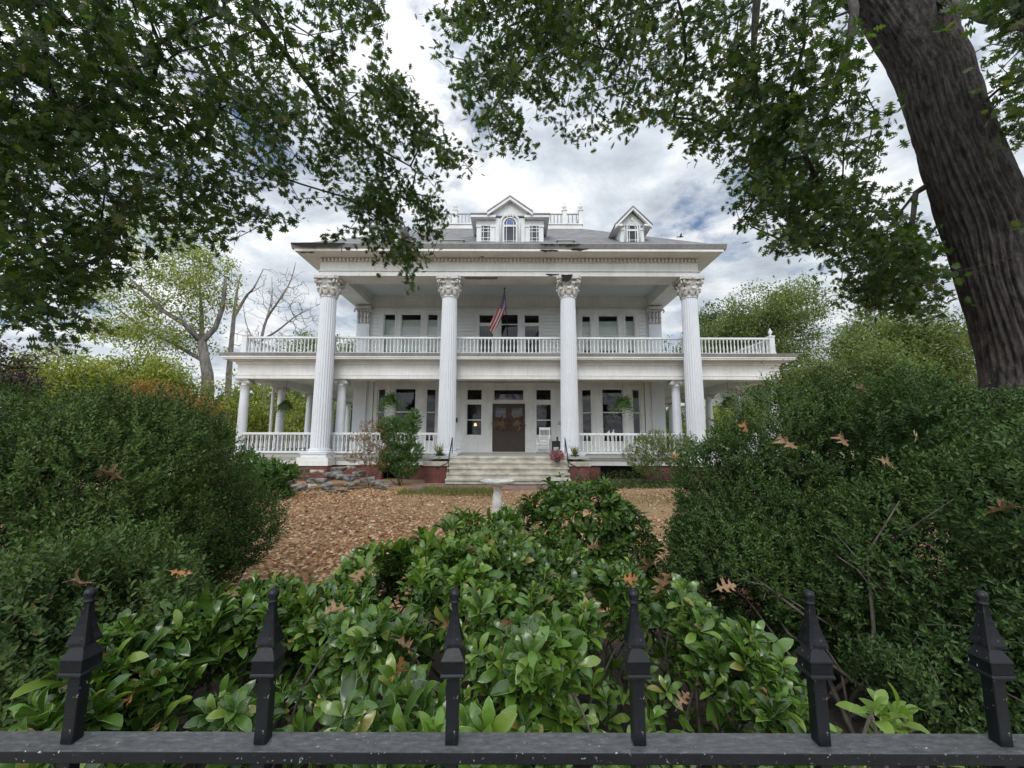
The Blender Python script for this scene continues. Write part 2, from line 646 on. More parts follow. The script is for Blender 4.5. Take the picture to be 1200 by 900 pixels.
M['bushleaf'] = m_leaf('shaded_broad_leaf', PIT[:3] + [(1.0, (0.15, 0.21, 0.04))], 0.26, 0.22, edge=(0.11, 0.17, 0.05), tone=(0.09, 0.17, 0.025), spec=0.35)  # darker copy of the hedge leaf, distance shading put into its colour
M['yellowleaf'] = m_leaf('yellow_green_leaf', [(0.0, (0.13, 0.17, 0.03)), (0.5, (0.24, 0.28, 0.05)), (1.0, (0.40, 0.38, 0.08))], 0.55, 0.35)
M['paleleaf'] = m_leaf('light_green_leaf', [(0.0, (0.08, 0.115, 0.035)), (0.5, (0.14, 0.18, 0.055)), (1.0, (0.23, 0.26, 0.09))], 0.55, 0.35)
M['midleaf'] = m_leaf('mid_green_leaf', [(0.0, (0.035, 0.065, 0.02)), (0.5, (0.06, 0.10, 0.03)), (1.0, (0.11, 0.15, 0.045))], 0.55, 0.3)
M['orangeleaf'] = m_leaf('orange_maple_leaf', [(0.0, (0.20, 0.12, 0.03)), (0.5, (0.30, 0.165, 0.04)), (1.0, (0.34, 0.27, 0.07))], 0.55, 0.35, (1.2, 1.0, 0.6))
M['purpleleaf'] = m_leaf('purple_leaf', [(0.0, (0.020, 0.013, 0.014)), (0.6, (0.05, 0.035, 0.03)), (1.0, (0.09, 0.08, 0.05))], 0.45, 0.2, (1.2, 1.0, 0.8))
M['tanleaf'] = m_leaf('tan_laceleaf', [(0.0, (0.20, 0.12, 0.06)), (0.5, (0.28, 0.19, 0.09)), (1.0, (0.22, 0.21, 0.09))], 0.6, 0.3, (1.2, 1.0, 0.6))
M['fern'] = m_leaf('fern_frond', [(0.0, (0.035, 0.085, 0.02)), (0.5, (0.07, 0.15, 0.03)), (1.0, (0.15, 0.24, 0.06))], 0.5, 0.3)
M['grassy'] = m_leaf('grass_blade', [(0.0, (0.10, 0.12, 0.03)), (0.5, (0.16, 0.17, 0.045)), (1.0, (0.26, 0.22, 0.08))], 0.6, 0.3)
M['pinkleaf'] = m_leaf('pink_petal', [(0.0, (0.24, 0.05, 0.07)), (0.5, (0.38, 0.12, 0.14)), (1.0, (0.5, 0.24, 0.24))], 0.6, 0.3, (1.1, 1, 1))
M['wreath'] = m_leaf('dried_wreath', [(0.0, (0.07, 0.09, 0.03)), (0.4, (0.22, 0.10, 0.05)), (0.7, (0.38, 0.22, 0.12)), (1.0, (0.30, 0.22, 0.16))], 0.7, 0.2, (1.1, 1, 0.8))
M['litter'] = m_leaf('dead_leaf_litter', [(0.0, (0.09, 0.042, 0.02)), (0.25, (0.34, 0.165, 0.075)), (0.6, (0.56, 0.33, 0.17)), (0.88, (0.72, 0.50, 0.31)), (1.0, (0.82, 0.70, 0.54))], 0.75, 0.15, (1.1, 1, 0.8))
M['browndead'] = m_noise('dry_brown_leaf', (0.15, 0.08, 0.04), (0.33, 0.20, 0.11), 22, 0.7, 0.4, 0.004)
M['tandead'] = m_noise('dry_tan_leaf', (0.36, 0.29, 0.14), (0.52, 0.44, 0.24), 22, 0.7, 0.4, 0.004)
M['orangedead'] = m_noise('dry_orange_leaf', (0.24, 0.09, 0.03), (0.38, 0.18, 0.06), 22, 0.7, 0.4, 0.004)

# ------------------------------------------------------------------ leaf scattering with numpy
T_OAK_P = [(0, 0), (.12, .03), (.16, .26), (.29, .09), (.36, .52), (.50, .12), (.66, .46), (.70, .12), (.88, .24), (.87, .08), (1.04, 0)]
T_OAK = (np.array([(x, y, -0.25 * y * y - 0.15 * x * x) for x, y in T_OAK_P] + [(x, -y, -0.25 * y * y - 0.15 * x * x) for x, y in T_OAK_P[1:-1]]),
         [tuple(range(11)), tuple([0] + list(range(11, 20)) + [10])[::-1]])
T_SIMPLE = (np.array([(0, 0, 0), (1, 0, -.05), (.72, .19, .05), (.28, .21, .06), (.72, -.19, .05), (.28, -.21, .06)]),
            [(0, 1, 2, 3), (0, 5, 4, 1)])
T_BLADE = (np.array([(0, -.03, 0), (0, .03, 0), (.5, .028, .06), (.5, -.028, .06), (1, 0, -.10)]), [(0, 1, 2, 3), (3, 2, 4)])
T_NARROW = (np.array([(0, 0, 0), (.45, .085, .03), (1, 0, -.08), (.45, -.085, .03)]), [(0, 3, 2, 1)])


def obovate():
    xs = [0, .14, .36, .58, .78, .93, 1.0]
    hw = [.025, .06, .135, .185, .175, .10, 0.012]
    v, e = [], []
    for x, w in zip(xs, hw):
        for t in (-1, -.88, 0, .88, 1):
            v.append((x, t * w, .17 * abs(t) * w * 4 - .02 + .10 * x - .26 * x * x * x + (-.03 * w * 4 if abs(t) == 1 else 0)))
            e.append(1.0 if abs(t) == 1 else 0.0 if t else 0.25)
    f = []
    for i in range(len(xs) - 1):
        for k in range(4):
            f.append((i * 5 + k, i * 5 + k + 1, (i + 1) * 5 + k + 1, (i + 1) * 5 + k))
    return np.array(v), f, np.array(e)


T_OBO_V, T_OBO_F, T_OBO_E = obovate()


def unit(a):
    return a / np.maximum(np.linalg.norm(a, axis=-1, keepdims=True), 1e-9)


def rvec(n, r=None):
    return unit((r or rng).normal(size=(n, 3)))


def scatter(name, mat, tmpl, P, D, N, SC, parent=None, edge=None, smooth=False, tone=None):
    P, D, N = np.asarray(P, float), unit(np.asarray(D, float)), np.asarray(N, float)
    SC = np.broadcast_to(np.asarray(SC, float), (len(P),))
    B = unit(np.cross(N, D))
    NN = np.cross(D, B)
    tv, tf = tmpl[0], tmpl[1]
    k = len(tv)
    V = P[:, None, :] + SC[:, None, None] * (tv[None, :, 0:1] * D[:, None, :] + tv[None, :, 1:2] * B[:, None, :] + tv[None, :, 2:3] * NN[:, None, :])
    n = len(P)
    if parent is not None:
        V = V - np.array(ORG[parent.name])
    li = np.concatenate([np.array(f) for f in tf])
    tot = np.array([len(f) for f in tf])
    L = (li[None, :] + (np.arange(n) * k)[:, None]).ravel()
    TOT = np.tile(tot, n)
    ST = np.concatenate([[0], np.cumsum(TOT)[:-1]])
    me = bpy.data.meshes.new(name)
    me.vertices.add(n * k)
    me.vertices.foreach_set('co', V.ravel().astype(np.float32))
    me.loops.add(len(L))
    me.loops.foreach_set('vertex_index', L.astype(np.int32))
    me.polygons.add(len(TOT))
    me.polygons.foreach_set('loop_start', ST.astype(np.int32))
    me.polygons.foreach_set('loop_total', TOT.astype(np.int32))
    me.polygons.foreach_set('use_smooth', np.full(len(TOT), smooth))
    if edge is not None:
        a = me.attributes.new('edge', 'FLOAT', 'POINT')
        a.data.foreach_set('value', np.tile(edge, n).astype(np.float32))
    if tone is not None:
        a = me.attributes.new('tone', 'FLOAT', 'POINT')
        a.data.foreach_set('value', np.repeat(tone, k).astype(np.float32))
    me.update(calc_edges=True)
    return link_mesh(name, me, parent, [mat])


def vnoise(P, s, seed=0):
    """cheap smooth pseudo noise in -1..1"""
    P = np.asarray(P, float) * s
    r = np.random.default_rng(seed)
    o = np.zeros(P.shape[:-1])
    for k in range(6):
        w = r.normal(size=3)
        w = w / np.linalg.norm(w) * (1 + 0.5 * k)
        o = o + np.sin(P @ w + r.uniform(0, 6.28)) / (1 + 0.35 * k)
    return o / 2.6


def in_poly(x, y, poly):
    poly = np.asarray(poly, float)
    ins = np.zeros(np.shape(x), bool)
    j = len(poly) - 1
    for i in range(len(poly)):
        xi, yi = poly[i]
        xj, yj = poly[j]
        c = ((yi > y) != (yj > y)) & (x < (xj - xi) * (y - yi) / (yj - yi + 1e-12) + xi)
        ins ^= c
        j = i
    return ins


def in_view(P, m=0.22):
    x, y, c = proj(P)
    return (c > 0.05) & (x > -1200 * m) & (x < 1200 * (1 + m)) & (y > -900 * (m + .1)) & (y < 900 * (1 + m))


# ------------------------------------------------------------------ branch skeletons
def skeleton(seeds, targets, bend=0.12, step=0.6, pen=0.35):
    """seeds: list of (polyline pts, radii). returns nodes, parent, radius-hint"""
    nodes, par, rad, plen = [], [], [], []
    for pts, rs, att in seeds:
        prev = -1
        if att is not None and nodes:
            A = np.array(nodes)
            prev = int(np.argmin(((A - np.array(pts[0])) ** 2).sum(1)))
        for p, r in zip(pts, rs):
            nodes.append(np.array(p, float))
            par.append(prev)
            rad.append(r)
            plen.append(0 if prev < 0 else plen[prev] + np.linalg.norm(nodes[-1] - nodes[prev]))
            prev = len(nodes) - 1
    nseed = len(nodes)
    T = np.array(targets, float)
    if len(T):
        A = np.array(nodes)
        d0 = np.sqrt(((T[:, None, :] - A[None]) ** 2).sum(2)).min(1)
        for i in np.argsort(d0):
            A = np.array(nodes)
            d = np.sqrt(((A - T[i]) ** 2).sum(1)) + pen * np.array(plen) * 0.3
            j = int(np.argmin(d))
            L = np.linalg.norm(T[i] - A[j])
            n = max(1, int(math.ceil(L / step)))
            off = rng.normal(size=3) * bend * L
            prev = j
            for k in range(1, n + 1):
                t = k / n
                p = A[j] * (1 - t) + T[i] * t + off * math.sin(math.pi * t)
                nodes.append(p)
                par.append(prev)
                rad.append(None)
                plen.append(plen[prev] + np.linalg.norm(p - nodes[prev]))
                prev = len(nodes) - 1
    return nodes, par, rad


def branch_mesh(mb, nodes, par, rad, rtip=0.006, expo=0.42, seg=6, rmax=None):
    n = len(nodes)
    cnt = np.zeros(n)
    kids = [[] for _ in range(n)]
    for i in range(n):
        if par[i] >= 0:
            kids[par[i]].append(i)
    for i in range(n - 1, -1, -1):
        if not kids[i]:
            cnt[i] = 1
        if par[i] >= 0:
            cnt[par[i]] += cnt[i]
    rr = [rad[i] if rad[i] is not None else rtip * cnt[i] ** expo for i in range(n)]
    for i in range(n):
        if par[i] >= 0 and rad[i] is None:
            rr[i] = min(rr[i], rr[par[i]])
    # chains
    done = set()
    for i in range(n):
        if par[i] < 0 or (kids[par[i]] and kids[par[i]][0] != i):
            start = [par[i]] if par[i] >= 0 else []
            ch = start + [i]
            j = i
            while kids[j]:
                j = kids[j][0]
                ch.append(j)
            if len(ch) > 1:
                rs = [rr[k] for k in ch]
                if start:
                    rs[0] = min(rs[0], rs[1] * 1.25)
                mb.tube([nodes[k] for k in ch], rs, seg, True, True)
    return mb


# ================================================================== GROUND
def ground_mat():
    m, nt, b = mat_new('yard_ground')
    tcn = nt.nodes.new('ShaderNodeTexCoord').outputs['Object']
    f = noise_out(nt, 0.35, 8, 0.65, tcn)
    fine = noise_out(nt, 14, 8, 0.7, tcn)
    lawn = ramp(nt, fine, [(0.3, (0.085, 0.10, 0.03)), (0.55, (0.17, 0.17, 0.06)), (0.75, (0.28, 0.23, 0.11))])
    mul = ramp(nt, fine, [(0.3, (0.17, 0.10, 0.05)), (0.55, (0.36, 0.23, 0.12)), (0.75, (0.52, 0.38, 0.24))])
    sp = nt.nodes.new('ShaderNodeSeparateXYZ')
    nt.links.new(tcn, sp.inputs[0])
    yy = nd(nt, 'ShaderNodeMath', operation='ADD')
    nt.links.new(sp.outputs[1], yy.inputs[0])
    k = nd(nt, 'ShaderNodeMath', operation='MULTIPLY')
    nt.links.new(f, k.inputs[0])
    k.inputs[1].default_value = 3.0
    nt.links.new(k.outputs[0], yy.inputs[1])
    sc = nd(nt, 'ShaderNodeMath', operation='MULTIPLY')
    nt.links.new(yy.outputs[0], sc.inputs[0])
    sc.inputs[1].default_value = 1 / 40
    g = ramp(nt, sc.outputs[0], [(17.0 / 40, (0, 0, 0)), (19.5 / 40, (1, 1, 1))])
    sc2 = nd(nt, 'ShaderNodeMath', operation='MULTIPLY')
    nt.links.new(yy.outputs[0], sc2.inputs[0])
    sc2.inputs[1].default_value = 1 / 40
    g2 = ramp(nt, sc2.outputs[0], [(5.1 / 40, (0, 0, 0)), (5.9 / 40, (1, 1, 1))])
    soil = ramp(nt, fine, [(0.3, (0.018, 0.013, 0.010)), (0.6, (0.05, 0.036, 0.026)), (0.78, (0.12, 0.08, 0.055))])
    nt.links.new(mixc(nt, g2, soil, mixc(nt, g, mul, lawn)), b.inputs['Base Color'])
    b.inputs['Roughness'].default_value = 0.95
    bump(nt, b, fine, 0.5, 0.03)
    return m


gx = list(np.linspace(-14, 14, 57))
gy = list(np.linspace(-6, 40, 93))
gx = [-900, -200, -60, -25] + gx + [25, 60, 200, 900]
gy = [-300, -60, -20] + gy + [60, 120, 300, 1500]
gv = [(x, y, (0.02 * math.sin(x * 1.3 + y) + 0.018 * math.sin(y * 1.7 - x * .6)) if abs(x) < 15 and -7 < y < 14 else 0.0) for y in gy for x in gx]
nx = len(gx)
gf = [(j * nx + i, j * nx + i + 1, (j + 1) * nx + i + 1, (j + 1) * nx + i) for j in range(len(gy) - 1) for i in range(nx - 1)]
g = MB()
g.add(gv, gf, True)
tag(g.build('ground', ground_mat(), normals=False), kind='structure')
p = MB()
p.box(-3.3, 2.95, 12.9, 14.35, -0.05, 0.035)
tag(p.build('brick_path', M['paver']), kind='structure')
p = MB()
p.box(-400, 400, -1.6, 0.35, -0.1, 0.03)
tag(p.build('sidewalk', M['concrete']), kind='structure')

# ================================================================== HOUSE
HX = -0.14
HOUSE = thing('columned_mansion', 'white two-storey mansion with four tall fluted columns and wraparound porch', 'house', (HX, 19.4, 0))
H = HOUSE
FZ = 0.93           # porch floor
WY = 19.4           # front wall plane
COLX = [-7.35, -2.51, 2.22, 7.08]
CY = 16.0
XL, XR = -7.45, 7.15       # body side walls
PL, PR = -11.1, 10.8       # porch outer faces
PB = 28.0                  # porch back

# --- front wall with openings: casing groups fill the openings
DG = (-2.38, 2.04, FZ, 4.10)
UG = (-1.80, 1.50, 4.95, 7.68)
URG = (3.16, 6.10, 5.00, 7.68)
ULG = (-6.40, -3.40, 5.00, 7.68)
BR = (3.05, 6.25, FZ, 4.20)
BL = (-6.55, -3.30, FZ, 4.20)
w = MB()
w.holes(XL, XR, FZ, 4.25, [DG, BR, BL], WY, WY + 0.2)
w.holes(XL, XR, 4.92, 8.6, [UG, URG, ULG], WY, WY + 0.2)
w.box(XL, XL + .2, WY + .2, 31, 0.0, 8.6)
w.box(XR - .2, XR, WY + .2, 31, 0.0, 8.6)
w.box(XL + .2, XR - .2, 30.8, 31, 0.0, 8.6)
w.build('wall', M['siding'], H)


def siding(x0, x1, z0, z1, y, mb, pitch=0.17):
    z = z0
    while z < z1 - 0.02:
        t = min(z + pitch, z1)
        mb.prism([(y - 0.058, z), (y - 0.003, z), (y - 0.003, t), (y - 0.008, t)], x0, x1, 'x')
        z = t


sb = MB()
for a, b_, z0, z1 in [(XL + .75, UG[0] - .0, 4.95, 7.88), (UG[1], XR - .72, 4.95, 7.88)]:
    lo, hi = (ULG if a < 0 else URG)[:2]
    siding(a, lo - .004, z0, z1, WY, sb)
    siding(hi + .004, b_ - .004, z0, z1, WY, sb)
    siding(lo - .004, hi + .004, 7.69, z1, WY, sb)
siding(UG[0] + .002, UG[1] - .002, 7.69, 7.88, WY, sb)
for a, b_ in [(BL[1] + .05, DG[0] - .004), (DG[1] + .004, BR[0] - .05)]:
    siding(a, b_, FZ + .16, 4.22, WY, sb)
siding(DG[0], DG[1], 4.11, 4.22, WY, sb)
sb.build('clapboard_siding', M['siding'], H)

# inside floors and dark back walls
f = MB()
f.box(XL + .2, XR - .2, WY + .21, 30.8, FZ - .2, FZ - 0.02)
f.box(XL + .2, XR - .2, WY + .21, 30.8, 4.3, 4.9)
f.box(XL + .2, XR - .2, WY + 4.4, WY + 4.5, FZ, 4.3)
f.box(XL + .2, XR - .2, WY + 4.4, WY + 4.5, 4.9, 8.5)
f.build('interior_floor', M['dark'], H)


def window(x0, x1, z0, z1, y, parent, T=None, split=None, thick_split=None, shade=None, white=True):
    """sash frame part with pane (and shade) sub-parts; y is the face of the casing"""
    s = 0.045
    m = MB()
    m.T = T
    a, b2 = y + 0.03, y + 0.075
    m.box(x0, x0 + s, a, b2, z0, z1)
    m.box(x1 - s, x1, a, b2, z0, z1)
    m.box(x0 + s, x1 - s, a, b2, z0, z0 + s * 1.4)
    m.box(x0 + s, x1 - s, a, b2, z1 - s, z1)
    if split:
        m.box(x0 + s, x1 - s, a - .01, b2, split - .022, split + .022)
    if thick_split:
        m.box(x0 + s, x1 - s, a - .02, b2, thick_split[0], thick_split[1])
    wo = m.build('window', M['trim'], parent)
    g_ = MB()
    g_.T = T
    g_.box(x0 + s * .6, x1 - s * .6, y + .050, y + .056, z0 + s * .6, z1 - s * .6)
    g_.build('pane', M['glass'], wo)
    if shade:
        q = MB()
        q.T = T
        q.box(x0 + .01, x1 - .01, y + .10, y + .106, shade[0], shade[1])
        q.tube([(x0 + .01, y + .103, shade[0]), (x1 - .01, y + .103, shade[0])], .012, 6)
        q.build('window_shade', M['shade'], wo)
    return wo


def casing(gx0, gx1, gz0, gz1, ops, y, parent, T=None, name='window_casing', cap=True):
    m = MB()
    m.T = T
    m.holes(gx0, gx1, gz0, gz1, ops, y, y + .16)
    for o in ops:   # raised stop round each opening
        t = .05
        m.box(o[0] - t, o[0], y - .02, y + .001, o[2] - t, o[3] + t)
        m.box(o[1], o[1] + t, y - .02, y + .001, o[2] - t, o[3] + t)
        m.box(o[0], o[1], y - .02, y + .001, o[3], o[3] + t)
        m.box(o[0], o[1], y - .035, y + .001, o[2] - t, o[2])
    if cap:
        m.box(gx0 - .04, gx1 + .04, y - .06, y + .05, gz1 - .002, gz1 + .06)
    return m.build(name, M['trim'], parent)


# upper storey windows
yc = WY - 0.05
ups = [(-1.62, -.88, 5.05, 7.50), (-.57, .30, 5.05, 7.53), (.56, 1.32, 5.05, 7.50)]
casing(UG[0], UG[1], UG[2], UG[3], ups, yc, H)
for i, o in enumerate(ups):
    window(*o, yc, H, split=7.01 if i == 1 else None, thick_split=(6.92, 7.08) if i != 1 else None)
for ops, G in (([(3.33, 3.78, 5.15, 7.45), (4.12, 5.09, 5.15, 7.47), (5.41, 5.88, 5.15, 7.48)], URG),
               ([(-6.18, -5.61, 5.15, 7.52), (-5.36, -4.37, 5.15, 7.52), (-4.09, -3.56, 5.15, 7.52)], ULG)):
    casing(G[0], G[1], G[2], G[3], ops, yc, H)
    for o in ops:
        window(*o, yc, H, split=6.44, shade=(5.75 if G is URG else 5.7, o[3] - .28))
# door group
ops = [(-2.14, -1.39, 3.31, 3.88), (-2.14, -1.39, 1.67, 3.19), (-.92, .61, FZ + .02, 3.19), (-.88, .57, 3.30, 3.87), (1.10, 1.86, 3.31, 3.88), (1.10, 1.86, 1.67, 3.19)]
dc = casing(DG[0], DG[1], DG[2], DG[3], ops, yc, H, name='door_surround')
for a, b_ in ((-2.2, -1.33), (-1.22, -1.0), (.70, .95), (1.04, 1.92)):
    pm = MB()
    for q in ((a, a + .035, 1.08, 1.52), (b_ - .035, b_, 1.08, 1.52), (a + .035, b_ - .035, 1.08, 1.115), (a + .035, b_ - .035, 1.485, 1.52)):
        pm.box(q[0], q[1], yc - .02, yc + .001, q[2], q[3])
    pm.build('panel_moulding', M['trim'], dc)
for a, b_ in ((-1.27, -1.02), (.71, .96)):
    pm = MB()
    pm.box(a, a + .03, yc - .025, yc + .001, 1.62, 3.95)
    pm.box(b_ - .03, b_, yc - .025, yc + .001, 1.62, 3.95)
    pm.box(a + .03, b_ - .03, yc - .04, yc + .001, 3.36, 3.40)
    pm.build('pilaster_moulding', M['trim'], dc)
for o in (ops[0], ops[3], ops[4]):
    window(*o, yc, H)
for o in (ops[1], ops[5]):
    window(*o, yc, H, split=2.42)
# double door
for sgn in (-1, 1):
    a, b_ = (-.92, -.158) if sgn < 0 else (-.152, .61)
    d = MB()
    d.holes(a, b_, FZ + .03, 3.18, [(a + .14, b_ - .14, 2.02, 2.98)], WY + .0, WY + .05)
    for z0, z1 in ((1.12, 1.48), (1.58, 1.88)):
        d.frustum((a + b_) / 2, WY, 0, 0.0001, 0, 0.0001) if False else None
        d.box(a + .13, b_ - .13, WY - .015, WY + .001, z0, z1)
        d.box(a + .17, b_ - .17, WY - .026, WY - .014, z0 + .05, z1 - .05)
    do = d.build('front_door', M['door'], H)
    g_ = MB()
    g_.box(a + .13, b_ - .13, WY + .02, WY + .026, 2.01, 2.99)
    g_.build('pane', M['glass'], do)
    k = MB()
    kx = b_ - .06 if sgn < 0 else a + .06
    k.sphere((kx, WY - .05, 1.95), .028, 8, 6)
    k.box(kx - .02, kx + .02, WY - .02, WY - .001, 1.88, 2.02)
    k.build('door_handle', M['iron'], do)

# canted bays on the ground floor
for bx in (4.62, -4.92):
    pts = [(bx - 1.60, WY + .02), (bx - .74, WY - .42), (bx + .74, WY - .42), (bx + 1.60, WY + .02)]
    bay = MB()
    tops = [(p_[0], p_[1]) for p_ in pts]
    poly = tops + [(tops[-1][0], WY + .15), (tops[0][0], WY + .15)]
    bay.prism(poly, 4.10, 4.22, 'z')
    bo = bay.build('bay_window', M['trim'], H)
    for i in range(3):
        (ax, ay), (bx2, by2) = pts[i], pts[i + 1]
        L = math.hypot(bx2 - ax, by2 - ay)
        an = math.atan2(by2 - ay, bx2 - ax)
        T = Matrix.Translation((ax, ay, 0)) @ Matrix.Rotation(an, 4, 'Z')
        op = (L / 2 - .24, L / 2 + .24, 1.40, 3.86) if i != 1 else (L / 2 - .49, L / 2 + .49, 1.40, 3.86)
        c = MB()
        c.T = T
        c.holes(0, L, FZ, 4.10, [op], 0.0, .12)
        for o in (op,):
            t = .045
            c.box(o[0] - t, o[0], -.02, .001, o[2] - t, o[3] + t)
            c.box(o[1], o[1] + t, -.02, .001, o[2] - t, o[3] + t)
            c.box(o[0], o[1], -.02, .001, o[3], o[3] + t)
            c.box(o[0], o[1], -.035, .001, o[2] - t, o[2])
        c.box(0.002, L - .002, -.03, .001, 3.99, 4.06)
        c.box(0.002, L - .002, -.03, .001, FZ, FZ + .2)
        c.build('bay_casing', M['trim'], bo)
        s = MB()
        s.T = T
        k_ = .04
        for q in ((op[0], op[0] + k_, op[2], op[3]), (op[1] - k_, op[1], op[2], op[3]), (op[0] + k_, op[1] - k_, op[2], op[2] + .06), (op[0] + k_, op[1] - k_, op[3] - k_, op[3]), (op[0] + k_, op[1] - k_, 2.74, 2.785)):
            s.box(q[0], q[1], .04, .08, q[2], q[3])
        s.build('sash', M['trim'], bo)
        g_ = MB()
        g_.T = T
        g_.box(op[0] + .02, op[1] - .02, .056, .062, op[2] + .02, op[3] - .02)
        g_.build('pane', M['glass'], bo)

# corner pilasters
pcap = None
for i, px_ in enumerate((-7.13, 6.83)):
    m = MB()
    m.box(px_ - .30, px_ + .30, WY - .14, WY + .1, 4.95, 7.0)
    m.box(px_ - .34, px_ + .34, WY - .17, WY + .1, 4.93, 5.2)
    m.box(px_ - .22, px_ + .22, WY - .155, WY - .13, 5.35, 6.8)
    m.box(px_ - .30, px_ + .30, WY - .14, WY + .1, FZ, 4.24)
    po = m.build('pilaster', M['column'], H)
    c = MB()
    c.box(px_ - .27, px_ + .27, WY - .12, WY + .1, 6.99, 7.72)
    c.box(px_ - .38, px_ + .38, WY - .25, WY + .1, 7.72, 7.86)
    for r_ in range(2):
        for k in range(4):
            x = px_ - .24 + .16 * k + (0.0 if r_ == 0 else 0)
            z = 7.03 + .30 * r_
            c.tube([(x, WY - .14, z), (x, WY - .16, z + .18), (x, WY - .22, z + .27), (x, WY - .27, z + .22)], [.07, .065, .05, .03], 6)
    for sx in (-1, 1):
        c.tube([(px_ + sx * .2, WY - .15, 7.5), (px_ + sx * .3, WY - .2, 7.66), (px_ + sx * .4, WY - .24, 7.68), (px_ + sx * .42, WY - .25, 7.58), (px_ + sx * .36, WY - .25, 7.55)], [.04, .045, .045, .04, .03], 6)
    c.build('capital', M['capital'], po)

# --- big columns
shaft = MB()
nfl = 22


def flute(i):
    return [1.0, 0.995, 0.945, 0.93, 0.945, 0.995][i % 6]


prof = []
for k in range(13):
    t = k / 12
    prof.append((.345 - .05 * t ** 1.7, 1.16 + (7.13 - 1.16) * t))
shaft.lathe(prof, 0, 0, nfl * 6, False, flute)
shaft.lathe([(.30, 7.10), (.325, 7.12), (.325, 7.15), (.30, 7.17)], 0, 0, 32)
ME_SHAFT = shaft.mesh('column_shaft')
bs = MB()
bs.box(-.47, .47, -.47, .47, .862, .98)
bs.box(-.50, .50, -.50, .50, .985, 1.02)
bs.lathe([(.45, 1.02), (.47, 1.05), (.45, 1.08), (.40, 1.09), (.39, 1.11), (.41, 1.13), (.40, 1.155), (.355, 1.17)], 0, 0, 32)
ME_BASE = bs.mesh('column_base')
cp = MB()
cp.lathe([(.29, 7.16), (.285, 7.4), (.31, 7.62), (.40, 7.80), (.40, 7.82)], 0, 0, 24)
for row, (z0, h, rr, n_, off) in enumerate(((7.16, .30, .30, 8, 0), (7.30, .36, .32, 8, .5))):
    for k in range(n_):
        a = 2 * math.pi * (k + off) / n_
        ca, s_ = math.cos(a), math.sin(a)

        def pt(r_, z_, lat=0):
            return (r_ * ca - lat * s_, r_ * s_ + lat * ca, z_)
        for lat, wd in ((-.055, .045), (0, .06), (.055, .045)):
            cp.tube([pt(rr, z0, lat * .7), pt(rr + .03, z0 + h * .55, lat), pt(rr + .08, z0 + h * .95, lat), pt(rr + .14, z0 + h, lat * .9), pt(rr + .15, z0 + h - .07, lat * .8)], [wd * .9, wd, wd * .9, wd * .75, wd * .5], 6)
for k in range(4):
    a = math.pi / 4 + k * math.pi / 2
    ca, s_ = math.cos(a), math.sin(a)
    for lat in (-.05, .05):
        pts = [(.33, 7.5)] + [(.50 + .085 * (1 - t * .55) * math.cos(2.6 - t * 6.5), 7.70 + .085 * (1 - t * .55) * math.sin(2.6 - t * 6.5)) for t in np.linspace(0, 1, 9)]
        cp.tube([(r_ * ca - lat * s_, r_ * s_ + lat * ca, z_) for r_, z_ in pts], [.035] * 6 + [.03, .03, .028, .025], 6)
    a2 = k * math.pi / 2
    cp.sphere((.44 * math.cos(a2), .44 * math.sin(a2), 7.84), .07, 8, 6)
ab = []
for k in range(4):
    a = math.pi / 4 + k * math.pi / 2
    for d_ in (-.07, .07):
        ab.append((.62 * math.cos(a) - d_ * math.sin(a), .62 * math.sin(a) + d_ * math.cos(a)))
    a2 = a + math.pi / 4
    ab.append((.43 * math.cos(a2), .43 * math.sin(a2)))
cp.prism(ab, 7.80, 7.915, 'z')
ME_CAP = cp.mesh('column_capital')
for me, mt in ((ME_SHAFT, 'column'), (ME_BASE, 'column'), (ME_CAP, 'capital')):
    me.materials.append(M[mt])


def put(name, me, parent, x, y, z=0, rot=0):
    o = bpy.data.objects.new(name, me)
    COL.objects.link(o)
    o.parent = parent
    lo = Vector((x, y, z)) - (ORG[parent.name] if parent is not None else Vector())
    o.location = lo
    o.rotation_euler[2] = rot
    ORG[o.name] = Vector((x, y, z))
    return o


for i, x in enumerate(COLX):
    c = put('fluted_column', ME_SHAFT, H, x, CY)
    put('capital', ME_CAP, c, x, CY)
    put('column_base', ME_BASE, c, x, CY)

# --- upper entablature (frieze box ring) + soffit + cornice + dentils + gutter
EF = 15.68                    # front face
EX0, EX1 = -7.63, 7.36
e = MB()
e.box(EX0, EX1, EF, EF + .85, 7.92, 8.66)                 # front beam
e.box(EX0, EX0 + .80, EF + .85, 31.2, 7.92, 8.66)         # side beams
e.box(EX1 - .80, EX1, EF + .85, 31.2, 7.92, 8.66)
for z0, z1, o_ in ((7.925, 8.06, .035), (8.125, 8.155, .05), (8.47, 8.50, .03)):
    e.box(EX0 - o_, EX1 + o_, EF - o_, EF + .02, z0, z1)
    e.box(EX0 - o_, EX0 + .02, EF + .022, 31.2, z0, z1)
    e.box(EX1 - .02, EX1 + o_, EF + .022, 31.2, z0, z1)
e.box(EX0 + .8, EX1 - .8, WY - .06, WY + .1, 7.88, 8.40)   # frieze board on the wall
e.box(EX0 + .8, EX1 - .8, WY - .09, WY - .058, 8.33, 8.40)
e.box(EX0 + .8, EX1 - .8, WY - .08, WY - .058, 7.88, 7.93)
EO = e.build('entablature', M['trim'], H)
dn = MB()
x = EX0 + .03
while x < EX1 - .06:
    dn.box(x, x + .075, EF - .11, EF - .002, 8.515, 8.64)
    x += .15
y = EF + .06
while y < 30:
    dn.box(EX0 - .055, EX0 - .002, y, y + .065, 8.52, 8.635)
    dn.box(EX1 + .002, EX1 + .055, y, y + .065, 8.52, 8.635)
    y += .115
dn.box(EX0 - .015, EX1 + .015, EF - .006, EF - .001, 8.505, 8.66)
dn.build('dentil_band', M['trim'], EO)
OV = .66
co = MB()
